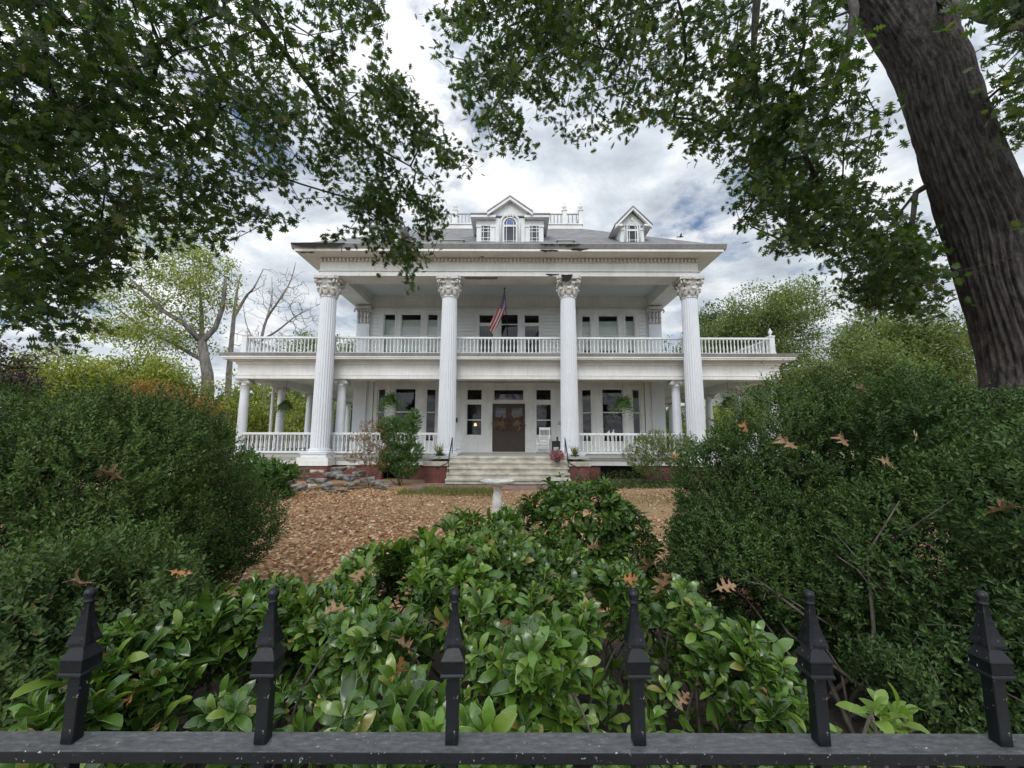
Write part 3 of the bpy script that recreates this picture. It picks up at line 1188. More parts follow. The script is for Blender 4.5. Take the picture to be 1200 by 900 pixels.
co.box(EX0 - OV, EX1 + OV, EF - OV, 31.8, 8.66, 8.72)
co.box(EX0 - OV - .03, EX1 + OV + .03, EF - OV - .03, 31.83, 8.655, 8.735)
co.build('cornice', M['trim'], EO)
gu = MB()
for q in ((EX0 - OV, EX1 + OV, EF - OV - .11, EF - OV + .05),):
    gu.prism([(EF - OV - .03, 8.738), (EF - OV - .05, 8.76), (EF - OV - .14, 8.90), (EF - OV - .14, 8.925), (EF - OV + .1, 8.925), (EF - OV + .1, 8.738)], EX0 - OV - .13, EX1 + OV + .13, 'x')
for sx, xx in ((-1, EX0 - OV), (1, EX1 + OV)):
    gu.prism([(xx + sx * .03, 8.738), (xx + sx * .05, 8.76), (xx + sx * .14, 8.90), (xx + sx * .14, 8.922), (xx - sx * .1, 8.922), (xx - sx * .1, 8.738)], EF - OV + .1, 31.8)
gu.build('gutter', M['gutter'], EO)
# rotted places in the cornice, gutter and beam
yg = EF - OV


def ragged(x0, x1, z0, z1, y, n=9, jit=.4, mb=None, th=.012, tilt=0.0):
    own = mb is None
    mb = mb or MB()
    top, bot = [], []
    for k in range(n + 1):
        t = k / n
        x_ = x0 + (x1 - x0) * t
        h = (z1 - z0)
        prof_ = min(1, 4 * t + .25, 4 * (1 - t) + .25)
        top.append((x_, z1 - h * .3 * random.random() * jit + tilt * t))
        bot.append((x_, z1 - h * prof_ * (1 - jit * random.random()) + tilt * t))
    mb.prism(top + bot[::-1], y - th, y)
    if own:
        mb.build('rotted_hole', M['rot'], EO)


ragged(-8.40, -6.35, 8.75, 8.925, yg - .143, 12, .25)
ragged(-6.4, -6.15, 8.66, 8.80, yg - .05, 4, .4)
ragged(1.05, 1.75, 8.56, 8.72, yg - .045, 7, .7)
ragged(2.2, 2.75, 8.64, 8.75, yg - .035, 6, .6)
ragged(2.3, 2.9, 8.70, 8.76, yg - .05, 6, .6)
ragged(1.05, 2.6, 8.78, 8.90, yg - .143, 14, .8)
ragged(1.30, 1.85, 7.925, 8.02, EF - .045, 5, .5)
ragged(1.9, 2.35, 7.62, 7.915, CY - .56, 6, .6)
ragged(-8.2, -7.6, 8.60, 8.65, yg + .1, 6, .6)
ragged(-1.3, -1.1, 8.62, 8.66, EF - .2, 4, .6)
rs_ = MB()
ragged(-1.9, -.6, 7.88, 7.918, EF + .25, 9, .7, rs_, .2)
rs_.build('stained_soffit_board', M['rust'], EO)
ce = MB()
ce.box(EX0 + .8, EX1 - .8, EF + .85, WY - .0, 8.40, 8.46)
ce.box(EX0 + .8, EX1 - .8, EF + .852, EF + .93, 8.30, 8.399)
ce.box(EX0 + .802, EX0 + .88, EF + .93, WY - .06, 8.30, 8.399)
ce.box(EX1 - .88, EX1 - .802, EF + .93, WY - .06, 8.30, 8.399)
ce.build('portico_ceiling', M['ceiling'], H)

# --- roof
ex0, ex1, ey0, ey1 = EX0 - OV - .05, EX1 + OV + .05, EF - OV - .05, 31.9
t = 4.6
dz0, dz1 = 8.90, 12.0
rf = MB()
rf.add([(ex0, ey0, dz0), (ex1, ey0, dz0), (ex1, ey1, dz0), (ex0, ey1, dz0), (ex0 + t, ey0 + t, dz1), (ex1 - t, ey0 + t, dz1), (ex1 - t, ey1 - t, dz1), (ex0 + t, ey1 - t, dz1)],
       [(0, 1, 5, 4), (1, 2, 6, 5), (2, 3, 7, 6), (3, 0, 4, 7), (4, 5, 6, 7), (0, 3, 2, 1)])
RO = rf.build('roof', M['shingle'], H)


def roofz(y):
    return dz0 + (y - ey0) * (dz1 - dz0) / t


db = MB()
dx0, dx1, dy0, dy1 = ex0 + t - .02, ex1 - t + .02, ey0 + t - .02, ey1 - t
db.box(dx0, dx1, dy0, dy1, 11.93, 12.2)
db.box(dx0 - .05, dx1 + .05, dy0 - .05, dy1, 12.2, 12.25)
db.build('roof_curb', M['trim'], RO)


# --- balustrades
def balu_mesh(h, name, r=.034):
    b = MB()
    z = [0, .10, .12, .20, .36, .55, .72, .78, .84, .90, 1.0]
    rr = [1, 1, .55, .85, 1.0, .72, .5, .8, .6, 1, 1]
    b.lathe([(r * q, h * k) for q, k in zip(rr, z)], 0, 0, 8)
    me = b.mesh(name)
    me.materials.append(M['white'])
    return me


UB0, UB1 = 5.02, 5.58
LB0, LB1 = 1.06, 1.70
ME_UB, ME_LB = balu_mesh(UB1 - UB0, 'upper_baluster'), balu_mesh(LB1 - LB0, 'lower_baluster', .038)
REST = MB()


def rest_baluster(x, y, z, h, r):
    zs = [0, .10, .12, .20, .36, .55, .72, .78, .84, .90, 1.0]
    rr = [1, 1, .55, .85, 1.0, .72, .5, .8, .6, 1, 1]
    REST.lathe([(r * q, z + h * k) for q, k in zip(rr, zs)], x, y, 6)


def balustrade(x0, y0, x1, y1, z0, z1, rail, individual, sp, me):
    m = MB()
    L = math.hypot(x1 - x0, y1 - y0)
    T = Matrix.Translation((x0, y0, 0)) @ Matrix.Rotation(math.atan2(y1 - y0, x1 - x0), 4, 'Z')
    m.T = T
    m.box(0, L, -.06, .06, z1, z1 + rail * .55)
    m.box(0, L, -.045, .045, z1 + rail * .55, z1 + rail)
    m.box(0, L, -.05, .05, z0 - .07, z0)
    o = m.build('balustrade', M['white'], H)
    n = int(round(L / sp))
    for k in range(n):
        p_ = T @ Vector(((k + .5) * L / n, 0, 0))
        if individual:
            put('baluster', me, o, p_.x, p_.y, z0)
        else:
            rest_baluster(p_.x, p_.y, z0, z1 - z0, .036)
    return o


YU = 16.48
xs = [-10.85] + COLX + [10.52]
for i in range(5):
    a, b_ = xs[i], xs[i + 1]
    balustrade(a + (.09 if i == 0 else .11 if i in (1, 4) else 0), YU, b_ - (.09 if i == 4 else .11 if i in (0, 3) else 0), YU, UB0, UB1, .08, i == 2, .147, ME_UB)
for x in (-10.85, 10.52):
    balustrade(x, YU + .09, x, PB - .3, UB0, UB1, .08, False, .147, ME_UB)
for i, x in enumerate((-10.85, -7.35, 7.08, 10.52)):
    m = MB()
    big = i in (0, 3)
    s = .10 if big else .11
    m.box(x - s, x + s, YU - s, YU + s, 4.93, 5.68)
    m.box(x - s - .02, x + s + .02, YU - s - .02, YU + s + .02, 5.68, 5.73)
    m.box(x - s - .015, x + s + .015, YU - s - .015, YU + s + .015, 4.93, 5.05)
    if big:
        m.lathe([(.07, 5.73), (.03, 5.77), (.04, 5.80), (.085, 5.88), (.06, 5.95), (.02, 5.98), (.035, 6.01), (.005, 6.06)], x, YU, 10)
    m.build('newel_post', M['white'], H)
YLB = 16.36
balustrade(-10.72, YLB + .2, -7.68, YLB + .2, LB0, LB1, .09, False, .165, ME_LB)
balustrade(-7.05, YLB, -2.83, YLB, LB0, LB1, .09, True, .165, ME_LB)
balustrade(2.54, YLB, 6.75, YLB, LB0, LB1, .09, True, .165, ME_LB)
balustrade(7.42, YLB + .2, 10.3, YLB + .2, LB0, LB1, .09, False, .165, ME_LB)
for x in (PL + .2, PR - .2):
    balustrade(x, 16.85, x, PB - .3, LB0, LB1, .09, False, .165, ME_LB)
tag(REST.build('baluster', M['white'], H, normals=False), kind='stuff')

# --- lower entablature of the porch
e = MB()
LF = 16.5
sz0, sz1 = 3.93, 4.92
e.box(PL, PR, LF, LF + .5, sz0, 4.62)
e.box(PL, PL + .5, LF + .5, PB, sz0, 4.62)
e.box(PR - .5, PR, LF + .5, PB, sz0, 4.62)
for z0, z1, o_ in ((sz0 + .005, 4.07, .03), (4.07, 4.095, .045), (4.52, 4.62, .05), (4.62, 4.68, .14)):
    e.box(PL - o_, PR + o_, LF - o_, LF + .02, z0, z1)
    e.box(PL - o_, PL + .02, LF + .022, PB, z0, z1)
    e.box(PR - .02, PR + o_, LF + .022, PB, z0, z1)
LE = e.build('porch_entablature', M['trim'], H)
c = MB()
oo = .40
c.box(PL - oo, PR + oo, LF - oo, LF + .55, 4.68, 4.74)
c.box(PL - oo - .03, PR + oo + .03, LF - oo - .03, LF + .5, 4.735, 4.78)
for a, b_ in ((PL - oo, PL + .55), (PR - .55, PR + oo)):
    c.box(a, b_, LF + .55, PB, 4.68, 4.775)
c.build('porch_cornice', M['trim'], LE)
c = MB()
c.prism([(LF - oo - .03, 4.782), (LF - oo - .09, 4.90), (LF - oo - .09, 4.915), (LF - oo + .2, 4.915), (LF - oo + .2, 4.782)], PL - oo - .09, PR + oo + .09, 'x')
for sx, xx in ((-1, PL - oo), (1, PR + oo)):
    c.prism([(xx + sx * .03, 4.782), (xx + sx * .09, 4.90), (xx + sx * .09, 4.913), (xx - sx * .1, 4.913), (xx - sx * .1, 4.782)], LF - oo + .2, PB)
c.build('porch_gutter', M['gutter'], LE)
c = MB()
c.box(PL + .5, PR - .5, LF + .5, WY, 4.25, 4.30)
c.box(PL + .5, XL, WY, PB, 4.25, 4.30)
c.box(XR, PR - .5, WY, PB, 4.25, 4.30)
c.build('porch_ceiling', M['trim'], H)
c = MB()
c.box(PL - .2, PR + .2, LF - .2, WY, 4.80, 4.93)
c.box(PL - .2, XL, WY, PB, 4.80, 4.93)
c.box(XR, PR + .2, WY, PB, 4.80, 4.93)
c.build('balcony_floor', M['gutter'], H)

# --- porch floor, skirt, foundation
c = MB()
c.box(-3.1, 2.8, 15.30, 16.0, FZ - .10, FZ)
c.box(PL - .05, PR + .05, 16.0, WY, FZ - .10, FZ)
c.box(PL - .05, XL, WY, PB, FZ - .10, FZ)
c.box(XR, PR + .05, WY, PB, FZ - .10, FZ)
c.build('porch_floor', M['floorwood'], H)
c = MB()
for a, b_ in ((PL, -2.95), (2.65, PR)):
    c.box(a, b_, 16.12, 16.17, .55, FZ - .10)
    c.box(a - .02, b_, 16.06, 16.118, FZ - .17, FZ - .10)
c.box(PL, PL + .05, 16.17, PB, .55, FZ - .10)
c.box(PR - .05, PR, 16.17, PB, .55, FZ - .10)
c.build('porch_skirt', M['white'], H)
c = MB()
for a, b_ in ((PL + .02, -9.6), (-8.4, -7.85), (-6.85, -5.0), (-4.3, -2.95), (2.65, 3.4), (5.2, 6.6), (7.6, 8.4), (10, PR - .02)):
    c = MB()
    c.box(a, b_, 16.2, 16.45, -.1, .56)
    c.build('foundation_pier', M['brick'], H)
for a in (PL + .1, PR - .3):
    c = MB()
    c.box(a, a + .2, 16.46, PB, -.1, .56)
    c.build('foundation_wall', M['brick'], H)
c = MB()
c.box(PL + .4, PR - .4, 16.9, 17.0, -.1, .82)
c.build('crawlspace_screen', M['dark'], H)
for x in (COLX[0], COLX[3]):
    c = MB()
    c.box(x - .62, x + .60, 15.42, 16.05, .56, .73)
    c.box(x - .58, x + .58, 15.45, 16.04, .734, .86)
    c.build('column_pedestal', M['trim'], H)
    c = MB()
    c.box(x - .55, x + .55, 15.48, 16.0, -.1, .559)
    c.build('brick_pier', M['brick'], H)
for a, b_ in ((-3.10, -2.28), (2.02, 2.76)):
    c = MB()
    c.box(a, b_, 15.02, 16.12, -.1, .60)
    po = c.build('brick_pier', M['brick'], H)
    c = MB()
    c.box(a - .06, b_ + .06, 14.96, 16.14, .60, .74)
    c.build('pier_cap', M['concrete'], po)
# steps
c = MB()
c.box(-2.27, 2.01, 15.22, 15.298, FZ - .075, FZ + .004)
c.box(-2.26, 2.0, 15.26, 15.297, FZ - .23, FZ - .076)
c.build('step_nosing', M['concrete'], H)
for k in range(5):
    z1 = FZ - .005 - .178 * (k + 1) + (.0 if k else 0)
    y0 = 15.0 - .22 * k
    c = MB()
    c.box(-2.26, 2.0, y0 - .05, 15.32 - (0 if k == 0 else 0), z1 - .055, z1)
    c.box(-2.26, 2.0, y0, 15.32, max(z1 - .178, -.05), z1 - .056)
    if z1 > 0.02:
        c.build('step', M['concrete'], H)
# handrails
for x, sx in ((-2.22, -1), (1.97, 1)):
    m = MB()
    m.tube([(x, 15.55, FZ), (x, 15.55, FZ + .62)], .018, 6)
    m.tube([(x, 14.75, .2), (x, 14.75, .80)], .018, 6)
    m.tube([(x, 15.62, FZ + .66), (x, 15.5, FZ + .62), (x, 14.70, .78), (x + sx * .05, 14.5, .70), (x + sx * .28, 14.45, .60), (x + sx * .34, 14.46, .52)], .022, 6)
    m.build('handrail', M['iron'], H)

# --- small porch columns
pc = MB()
pc.lathe([(.205, 1.0), (.205, 1.04), (.19, 1.06)] + [(.185 - .03 * (k / 8) ** 1.6, 1.07 + 2.60 * k / 8) for k in range(9)] + [(.175, 3.68), (.175, 3.71), (.16, 3.73), (.21, 3.80)], 0, 0, 20)
pc.box(-.23, .23, -.23, .23, FZ - .005, 1.0)
ME_PC = pc.mesh('porch_column_shaft')
cc = MB()
cc.box(-.235, .235, -.235, .235, 3.87, 3.93)
for sx in (-1, 1):
    cc.T = Matrix.Translation((sx * .2, 0, 3.79)) @ Matrix.Rotation(R(90), 4, 'X')
    cc.lathe([(.03, -.23), (.08, -.23), (.08, .23), (.03, .23)], 0, 0, 12)
cc.T = None
cc.box(-.2, .2, -.21, .21, 3.79, 3.869)
ME_PCC = cc.mesh('porch_column_capital')
ME_PC.materials.append(M['column'])
ME_PCC.materials.append(M['capital'])
spots = [(x, 16.75) for x in (PL + .22, PR - .22)] + [(-7.35 + .42, 16.75), (7.08 - .42, 16.75)]
spots += [(PL + .22, y) for y in (19.45, 22.2, 24.9, 27.5)] + [(PR - .22, y) for y in (19.45, 22.2, 24.9, 27.5)]
for x, y in spots:
    c_ = put('porch_column', ME_PC, H, x, y)
    put('capital', ME_PCC, c_, x, y)
m = MB()
m.tube([(PL + .22, 18.75, FZ), (PL + .22, 18.75, 3.93)], .07, 8)
m.build('downspout', M['white'], H)

# --- dormers
DY = 15.75          # dormer fronts stand just behind the gutter
KD = DY / 16.6


def arch(x0, x1, z0, zs, n=12):
    """closed outline of an arched opening"""
    cx, r = (x0 + x1) / 2, (x1 - x0) / 2
    return [(x0, z0), (x1, z0)] + [(cx + r * math.cos(math.pi * k / n), zs + r * math.sin(math.pi * k / n)) for k in range(n + 1)]


def arch_window(cx, hw, z0, zs, y, parent, blue):
    o = arch(cx - hw, cx + hw, z0, zs)
    inn = arch(cx - hw + .05, cx + hw - .05, z0 + .05, zs)
    m = MB()
    n = len(o)
    v = [(a, y - .07, b) for a, b in o] + [(a, y - .07, b) for a, b in inn] + [(a, y - .0, b) for a, b in o] + [(a, y - .0, b) for a, b in inn]
    f_ = []
    for i in range(n):
        j = (i + 1) % n
        f_ += [(i, j, n + j, n + i), (i, 2 * n + i, 2 * n + j, j), (n + i, n + j, 3 * n + j, 3 * n + i)]
    m.add(v, f_)
    m.box(cx - hw + .05, cx + hw - .05, y - .065, y - .02, zs - .14, zs - .06)      # meeting rail
    for dx in (-.52, .52):
        m.box(cx + dx * hw - .012, cx + dx * hw + .012, y - .055, y - .02, z0 + .05, zs + .04)
    zz_ = z0 + .05 + .10
    m.box(cx - hw + .05, cx + hw - .05, y - .053, y - .02, zz_, zz_ + .022)
    rr = hw * .58
    m.tube([(cx + rr * math.cos(math.pi * k / 10), y - .04, zs + rr * math.sin(math.pi * k / 10)) for k in range(11)], .012, 5)
    for a in (30, 60, 90, 120, 150):
        m.tube([(cx + rr * math.cos(R(a)), y - .04, zs + rr * math.sin(R(a))), (cx + (hw - .04) * math.cos(R(a)), y - .04, zs + (hw - .04) * math.sin(R(a)))], .01, 5)
    m.build('arched_window', M['white'], parent)
    g_ = MB()
    g_.prism(arch(cx - hw + .03, cx + hw - .03, z0 + .03, zs), y - .03, y - .022)
    g_.build('pane', M['pglass'], parent)
    if blue:
        g_ = MB()
        g_.prism(arch(cx - rr + .015, cx + rr - .015, zs - .05, zs + .02), y - .036, y - .031)
        g_.build('stained_glass', M['stainblue'], parent)


M['pglass'] = m_solid('dark_window_glass', (0.012, 0.014, 0.018), 0.05)


def dormer(cx, hw, ztop, zapex, y):
    """gabled dormer: wall box running back into the roof, pedimented gable roof"""
    zb = roofz(y) - .3
    yb = lambda z: min(ey0 + (z - dz0) * t / (dz1 - dz0) + .6, 20.5)
    m = MB()
    m.box(cx - hw, cx + hw, y, yb(ztop), zb, ztop)
    for sx in (-1, 1):
        m.box(cx + sx * (hw - .10) - .07, cx + sx * (hw - .10) + .07, y - .04, y + .002, zb, ztop - .12)
        m.box(cx + sx * (hw - .10) - .10, cx + sx * (hw - .10) + .10, y - .07, y + .002, ztop - .18, ztop - .08)
    m.prism([(cx - hw - .1, ztop + .02), (cx + hw + .1, ztop + .02), (cx, zapex - .10)], y - .06, y + .5)
    d = m.build('dormer', M['white'], H)
    r_ = MB()
    o_ = .26
    zk = ztop - .06
    sl = (zapex - ztop) / (hw + .12)
    for sx in (-1, 1):
        a = (cx + sx * (hw + o_), ztop + .02 - .10 * sl)
        r_.prism([a, (cx, zapex), (cx, zapex + .07), (a[0], a[1] + .07)], y - .30, yb(zapex))
    r_.build('dormer_roof', M['shingle'], d)
    q = MB()
    for sx in (-1, 1):
        a = (cx + sx * (hw + o_ - .02), ztop + .02 - .10 * sl)
        q.prism([(a[0], a[1] - .10), (cx, zapex - .11), (cx, zapex - .002), (a[0], a[1] - .002)], y - .29, y - .16)
        q.box(min(a[0], cx + sx * (hw - .06)), max(a[0], cx + sx * (hw - .06)), y - .28, yb(ztop) - .2, ztop - .10, ztop - .02)
    q.build('dormer_trim', M['white'], d)
    return d


for cx in (4.81, -5.06):
    d = dormer(cx, .49, un(736, 262.5, DY - .2)[1], un(736, 242, DY - .3)[1], DY)
    hwd = .235
    za, zt_ = un(736, 286, DY)[1], un(736, 261, DY)[1] - hwd
    arch_window(cx, hwd, za, zt_, DY, d, False)
    o2 = MB()
    rq = hwd + .08
    pts = [(cx + rq * math.cos(math.pi * k / 14), DY - .02, zt_ + rq * math.sin(math.pi * k / 14)) for k in range(15)]
    o2.tube([(cx + rq, DY - .02, za - .05)] + pts + [(cx - rq, DY - .02, za - .05)], .045, 6)
    o2.box(cx - .045, cx + .045, DY - .1, DY, zt_ + rq - .03, zt_ + rq + .12)
    o2.build('window_arch', M['white'], d)
# central triple dormer
cx = -.10
TX = Matrix.Translation((cx, 0, 0)) @ Matrix.Scale(KD, 4, (1, 0, 0)) @ Matrix.Translation((-cx, 0, 0))
m = MB()
m.T = TX
zb = 8.906
m.box(cx - 1.40, cx + 1.40, DY, 19.6, zb, 10.310)
m.box(cx - .62, cx + .62, DY - .10, 19.6, zb, 10.357)
for x in (-1.33, -.72, .72, 1.33):
    m.box(cx + x - .085, cx + x + .085, DY - .05, DY + .002, zb, 9.997)
    m.box(cx + x - .11, cx + x + .11, DY - .08, DY + .002, 9.997, 10.092)
m.box(cx - 1.43, cx + 1.43, DY - .045, DY + .001, 10.092, 10.291)
m.prism([(cx - .95, 10.433), (cx + .95, 10.433), (cx, 11.059)], DY - .16, DY + .6)
CD = m.build('dormer', M['white'], H, label='wide central dormer with a gable and three windows')
m = MB()
m.T = TX
m.box(cx - 1.68, cx - .70, DY - .30, 19.4, 10.414, 10.471)
m.box(cx + .70, cx + 1.68, DY - .30, 19.4, 10.414, 10.471)
for sx in (-1, 1):
    m.prism([(cx + sx * .96, 10.452), (cx, 11.116), (cx, 11.183), (cx + sx * .96, 10.519)], DY - .38, 19.7)
m.build('dormer_roof', M['shingle'], CD)
m = MB()
m.T = TX
for sx in (-1, 1):
    m.box(min(cx + sx * .6, cx + sx * 1.66), max(cx + sx * .6, cx + sx * 1.66), DY - .28, 19.3, 10.310, 10.405)
    m.prism([(cx + sx * .95, 10.348), (cx, 11.003), (cx, 11.116), (cx + sx * .95, 10.452)], DY - .37, DY - .17)
m.build('dormer_trim', M['white'], CD)
CZA, CZT = un(597, 287.5, DY - .1)[1], un(597, 255, DY - .1)[1] - .28
arch_window(cx, .28, CZA, CZT, DY - .10, CD, True)
m = MB()
m.T = TX
pts = [(cx + .40 * math.cos(math.pi * k / 14), DY - .12, CZT + .40 * math.sin(math.pi * k / 14)) for k in range(15)]
m.tube([(cx + .40, DY - .12, 9.001)] + pts + [(cx - .40, DY - .12, 9.001)], .06, 6)
for k in (-1, 0, 1):
    m.box(cx + k * .12 - .03, cx + k * .12 + .03, DY - .2, DY - .1, 10.405 - abs(k) * .04, 10.547 - abs(k) * .05)
m.build('window_arch', M['white'], CD)
for sx in (-1, 1):
    x = cx + sx * 1.03
    m = MB()
    m.T = TX
    a, b_, z0, z1 = x - .22, x + .22, un(597, 287, DY)[1], un(597, 264.5, DY)[1]
    for q in ((a, a + .04, z0, z1), (b_ - .04, b_, z0, z1), (a + .04, b_ - .04, z0, z0 + .05), (a + .04, b_ - .04, z1 - .04, z1)):
        m.box(q[0], q[1], DY - .06, DY, q[2], q[3])
    for dx in (-.1, .1):
        m.box(x + dx - .012, x + dx + .012, DY - .05, DY - .02, z0 + .05, z1 - .04)
    for z in (z0 + .15, z0 + .28, z1 - .28, z1 - .14):
        m.box(a + .04, b_ - .04, DY - .048, DY - .021, z - .011, z + .011)
    m.build('window', M['white'], CD)
    m = MB()
    m.T = TX
    m.box(a + .02, b_ - .02, DY - .03, DY - .024, z0 + .02, z1 - .02)
    m.build('pane', M['pglass'], CD)
# little vent boxes low on the roof
for x0, x1 in ((1.80, 2.40), (-2.80, -1.95)):
    m = MB()
    zv = un(600, 282.5, 15.5)[1]
    m.box(x0, x1, 15.5, 16.5, 8.95, zv)
    m.box(x0 + .14, x1 - .14, 15.47, 15.501, 9.05, zv - .1)
    vo = m.build('roof_vent', M['trim'], H)
    m = MB()
    m.box(x0 - .06, x1 + .06, 15.43, 16.6, zv, zv + .04)
    m.build('vent_cap', M['gutter'], vo)

# roof-deck railing
m = MB()
ry = dy0 + .12
rz0, rz1 = 12.30, 12.80
posts = [(-3.72, ry), (-2.90, ry), (2.62, ry), (3.44, ry)]
for a, b_ in ((-3.72, -2.9), (-2.9, 2.62), (2.62, 3.44)):
    m.box(a, b_, ry - .035, ry + .035, rz1, rz1 + .05)
    m.box(a, b_, ry - .03, ry + .03, rz0 - .05, rz0)
    n_ = int((b_ - a) / .17)
    for k in range(1, n_):
        x = a + (b_ - a) * k / n_
        m.box(x - .028, x + .028, ry - .02, ry + .02, rz0, rz1)
for x in (-3.72, 3.44):
    m.box(x - .035, x + .035, ry, dy1 - .2, rz1, rz1 + .05)
    m.box(x - .03, x + .03, ry, dy1 - .2, rz0 - .05, rz0)
    for k in range(1, 40):
        y = ry + k * .2
        m.box(x - .02, x + .02, y - .028, y + .028, rz0, rz1)
RR = m.build('roof_railing', M['gutter'], H)
for x, y in posts:
    m = MB()
    m.box(x - .10, x + .10, y - .10, y + .10, 12.24, 12.98)
    m.box(x - .13, x + .13, y - .13, y + .13, 12.98, 13.03)
    m.lathe([(.10, 13.03), (.04, 13.07), (.05, 13.10), (.12, 13.20), (.08, 13.29), (.03, 13.33), (.05, 13.37), (.005, 13.50)], x, y, 10)
    m.build('railing_post', M['trim'], RR)
# bits on the front wall
m = MB()
m.box(-2.62, -2.54, WY - .09, WY - .02, 2.30, 2.52)
m.build('wall_lantern', M['black'], H)
m = MB()
m.box(2.16, 2.34, WY - .05, WY - .02, 2.20, 2.36)
m.build('wall_plaque', M['plaque'], H)
#PART2

# ================================================================== FOREGROUND FENCE
FY = 0.757
FENCE = thing('iron_fence', 'black iron picket fence with pointed finials and a chipped flat top rail with sky sheen painted on it', 'fence', (0, FY, 0))
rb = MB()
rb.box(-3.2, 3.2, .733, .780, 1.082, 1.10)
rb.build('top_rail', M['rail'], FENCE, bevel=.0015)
rb = MB()
rb.box(-3.2, 3.2, .738, .776, .16, .18)
rb.build('bottom_rail', M['fence'], FENCE)
pk = MB()
pk.box(-.0102, .0102, -.0102, .0102, .03, 1.082)
pk.box(-.0102, .0102, -.0102, .0102, 1.10, 1.212)
bmk = pk.mesh('picket')
cl_ = MB()
cl_.box(-.0200, .0200, -.0200, .0200, 1.2060, 1.2095)
cl_.frustum(0, 0, 1.2095, .0200, 1.2130, .0182)
cl_.box(-.0182, .0182, -.0182, .0182, 1.2130, 1.2300)
cl_.box(-.0196, .0196, -.0196, .0196, 1.2300, 1.2325)
cl_.frustum(0, 0, 1.2325, .0196, 1.2520, .0092)
fi = MB()


def star(i):
    return 1.0 if i % 3 == 0 else .60


fz0, fz1 = 1.250, 1.317
pr_ = [(.0160, fz0), (.0235, fz0 + .002), (.0225, fz0 + .006), (.0180, fz0 + .016), (.0128, fz0 + .032), (.0090, fz0 + .048), (.0075, fz1 - .006), (.0070, fz1)]
fi.T = Matrix.Rotation(R(45), 4, 'Z')
fi.lathe(pr_, 0, 0, 12, False, star)
fi.T = None
fi.lathe([(.0055, fz1 - .001), (.0085, fz1 + .002), (.0085, fz1 + .004), (.0062, fz1 + .006), (.0088, fz1 + .010), (.0094, fz1 + .015), (.0080, fz1 + .020), (.004, fz1 + .023), (.0004, fz1 + .0238)], 0, 0, 14)


def beveled(mb, name, off):
    me = mb.mesh(name)
    bm = bmesh.new()
    bm.from_mesh(me)
    bmesh.ops.recalc_face_normals(bm, faces=bm.faces)
    ed = [e for e in bm.edges if len(e.link_faces) == 2 and e.calc_face_angle(0) > 0.6]
    bmesh.ops.bevel(bm, geom=ed, offset=off, segments=1, affect='EDGES')
    bm.to_mesh(me)
    bm.free()
    me.materials.append(M['fence'])
    return me


ME_PK = beveled(pk, 'picket', .0012)
ME_CL = beveled(cl_, 'collar', .0006)
ME_FI = fi.mesh('finial')
ME_FI.materials.append(M['fence'])
for x in [-.729 - .317, -.729, -.412, -.098, .211, .514, .812, .812 + .30]:
    p_ = put('picket', ME_PK, FENCE, x, FY, 0)
    put('collar', ME_CL, p_, x, FY, 0, random.uniform(-.02, .02))
    put('finial', ME_FI, p_, x, FY, 0, random.uniform(-.06, .06))

# ================================================================== SHRUBS
def shoot_leaves(base, dirs, length, nl, lsize, seed, spread=1.0, r=None):
    """leaves alternating along each shoot; returns P, D, N, S"""
    r = np.random.default_rng(seed)
    n = len(base)
    dirs = unit(dirs)
    a = unit(np.cross(dirs, r.normal(size=(n, 3))))
    b = np.cross(dirs, a)
    P, D, N, SZ = [], [], [], []
    for k in range(nl):
        t = (k + .6) / nl
        ang = k * 2.4 + r.uniform(0, 6.28, n) * .15
        rad = a * np.cos(ang)[:, None] + b * np.sin(ang)[:, None]
        P.append(base + dirs * (length * t)[:, None] + rad * .002)
        w = spread * (1.05 - .55 * t)
        dd = unit(dirs * .75 + rad * w + r.normal(size=(n, 3)) * .18)
        D.append(dd)
        nn = unit(dirs * .9 - rad * .55 + r.normal(size=(n, 3)) * .25)
        N.append(nn)
        SZ.append(lsize * r.uniform(.65, 1.15, n) * (1.0 if t < .8 else .8))
    return np.concatenate(P), np.concatenate(D), np.concatenate(N), np.concatenate(SZ)


def lobed_points(lobes, n, seed, lo=.80, hi=1.04, upper=True):
    """points near the surface of a union of ellipsoid lobes, with outward normals"""
    r = np.random.default_rng(seed)
    lobes = np.array(lobes, float)
    area = (lobes[:, 3] * lobes[:, 4] + lobes[:, 4] * lobes[:, 5] + lobes[:, 3] * lobes[:, 5])
    idx = r.choice(len(lobes), size=n * 3, p=area / area.sum())
    u = unit(r.normal(size=(n * 3, 3)))
    rad = lobes[idx, 3:6]
    rr = lo + (hi - lo) * r.random(n * 3) ** .7
    c = lobes[idx, :3]
    P = c + u * rad * rr[:, None]
    P = P + (vnoise(P, 2.4, seed)[:, None] * .13 + vnoise(P, 7, seed + 1)[:, None] * .085 + vnoise(P, 17, seed + 2)[:, None] * .035) * u * np.minimum(1, rad.min(1, keepdims=True) / .6)
    Nn = unit(u / rad)
    keep = P[:, 2] > .03
    for l in lobes:
        q = ((P - l[:3]) / l[3:6])
        keep &= (q ** 2).sum(1) > (lo * .93) ** 2
    P, Nn = P[keep][:n], Nn[keep][:n]
    return P, Nn


SURF = {}


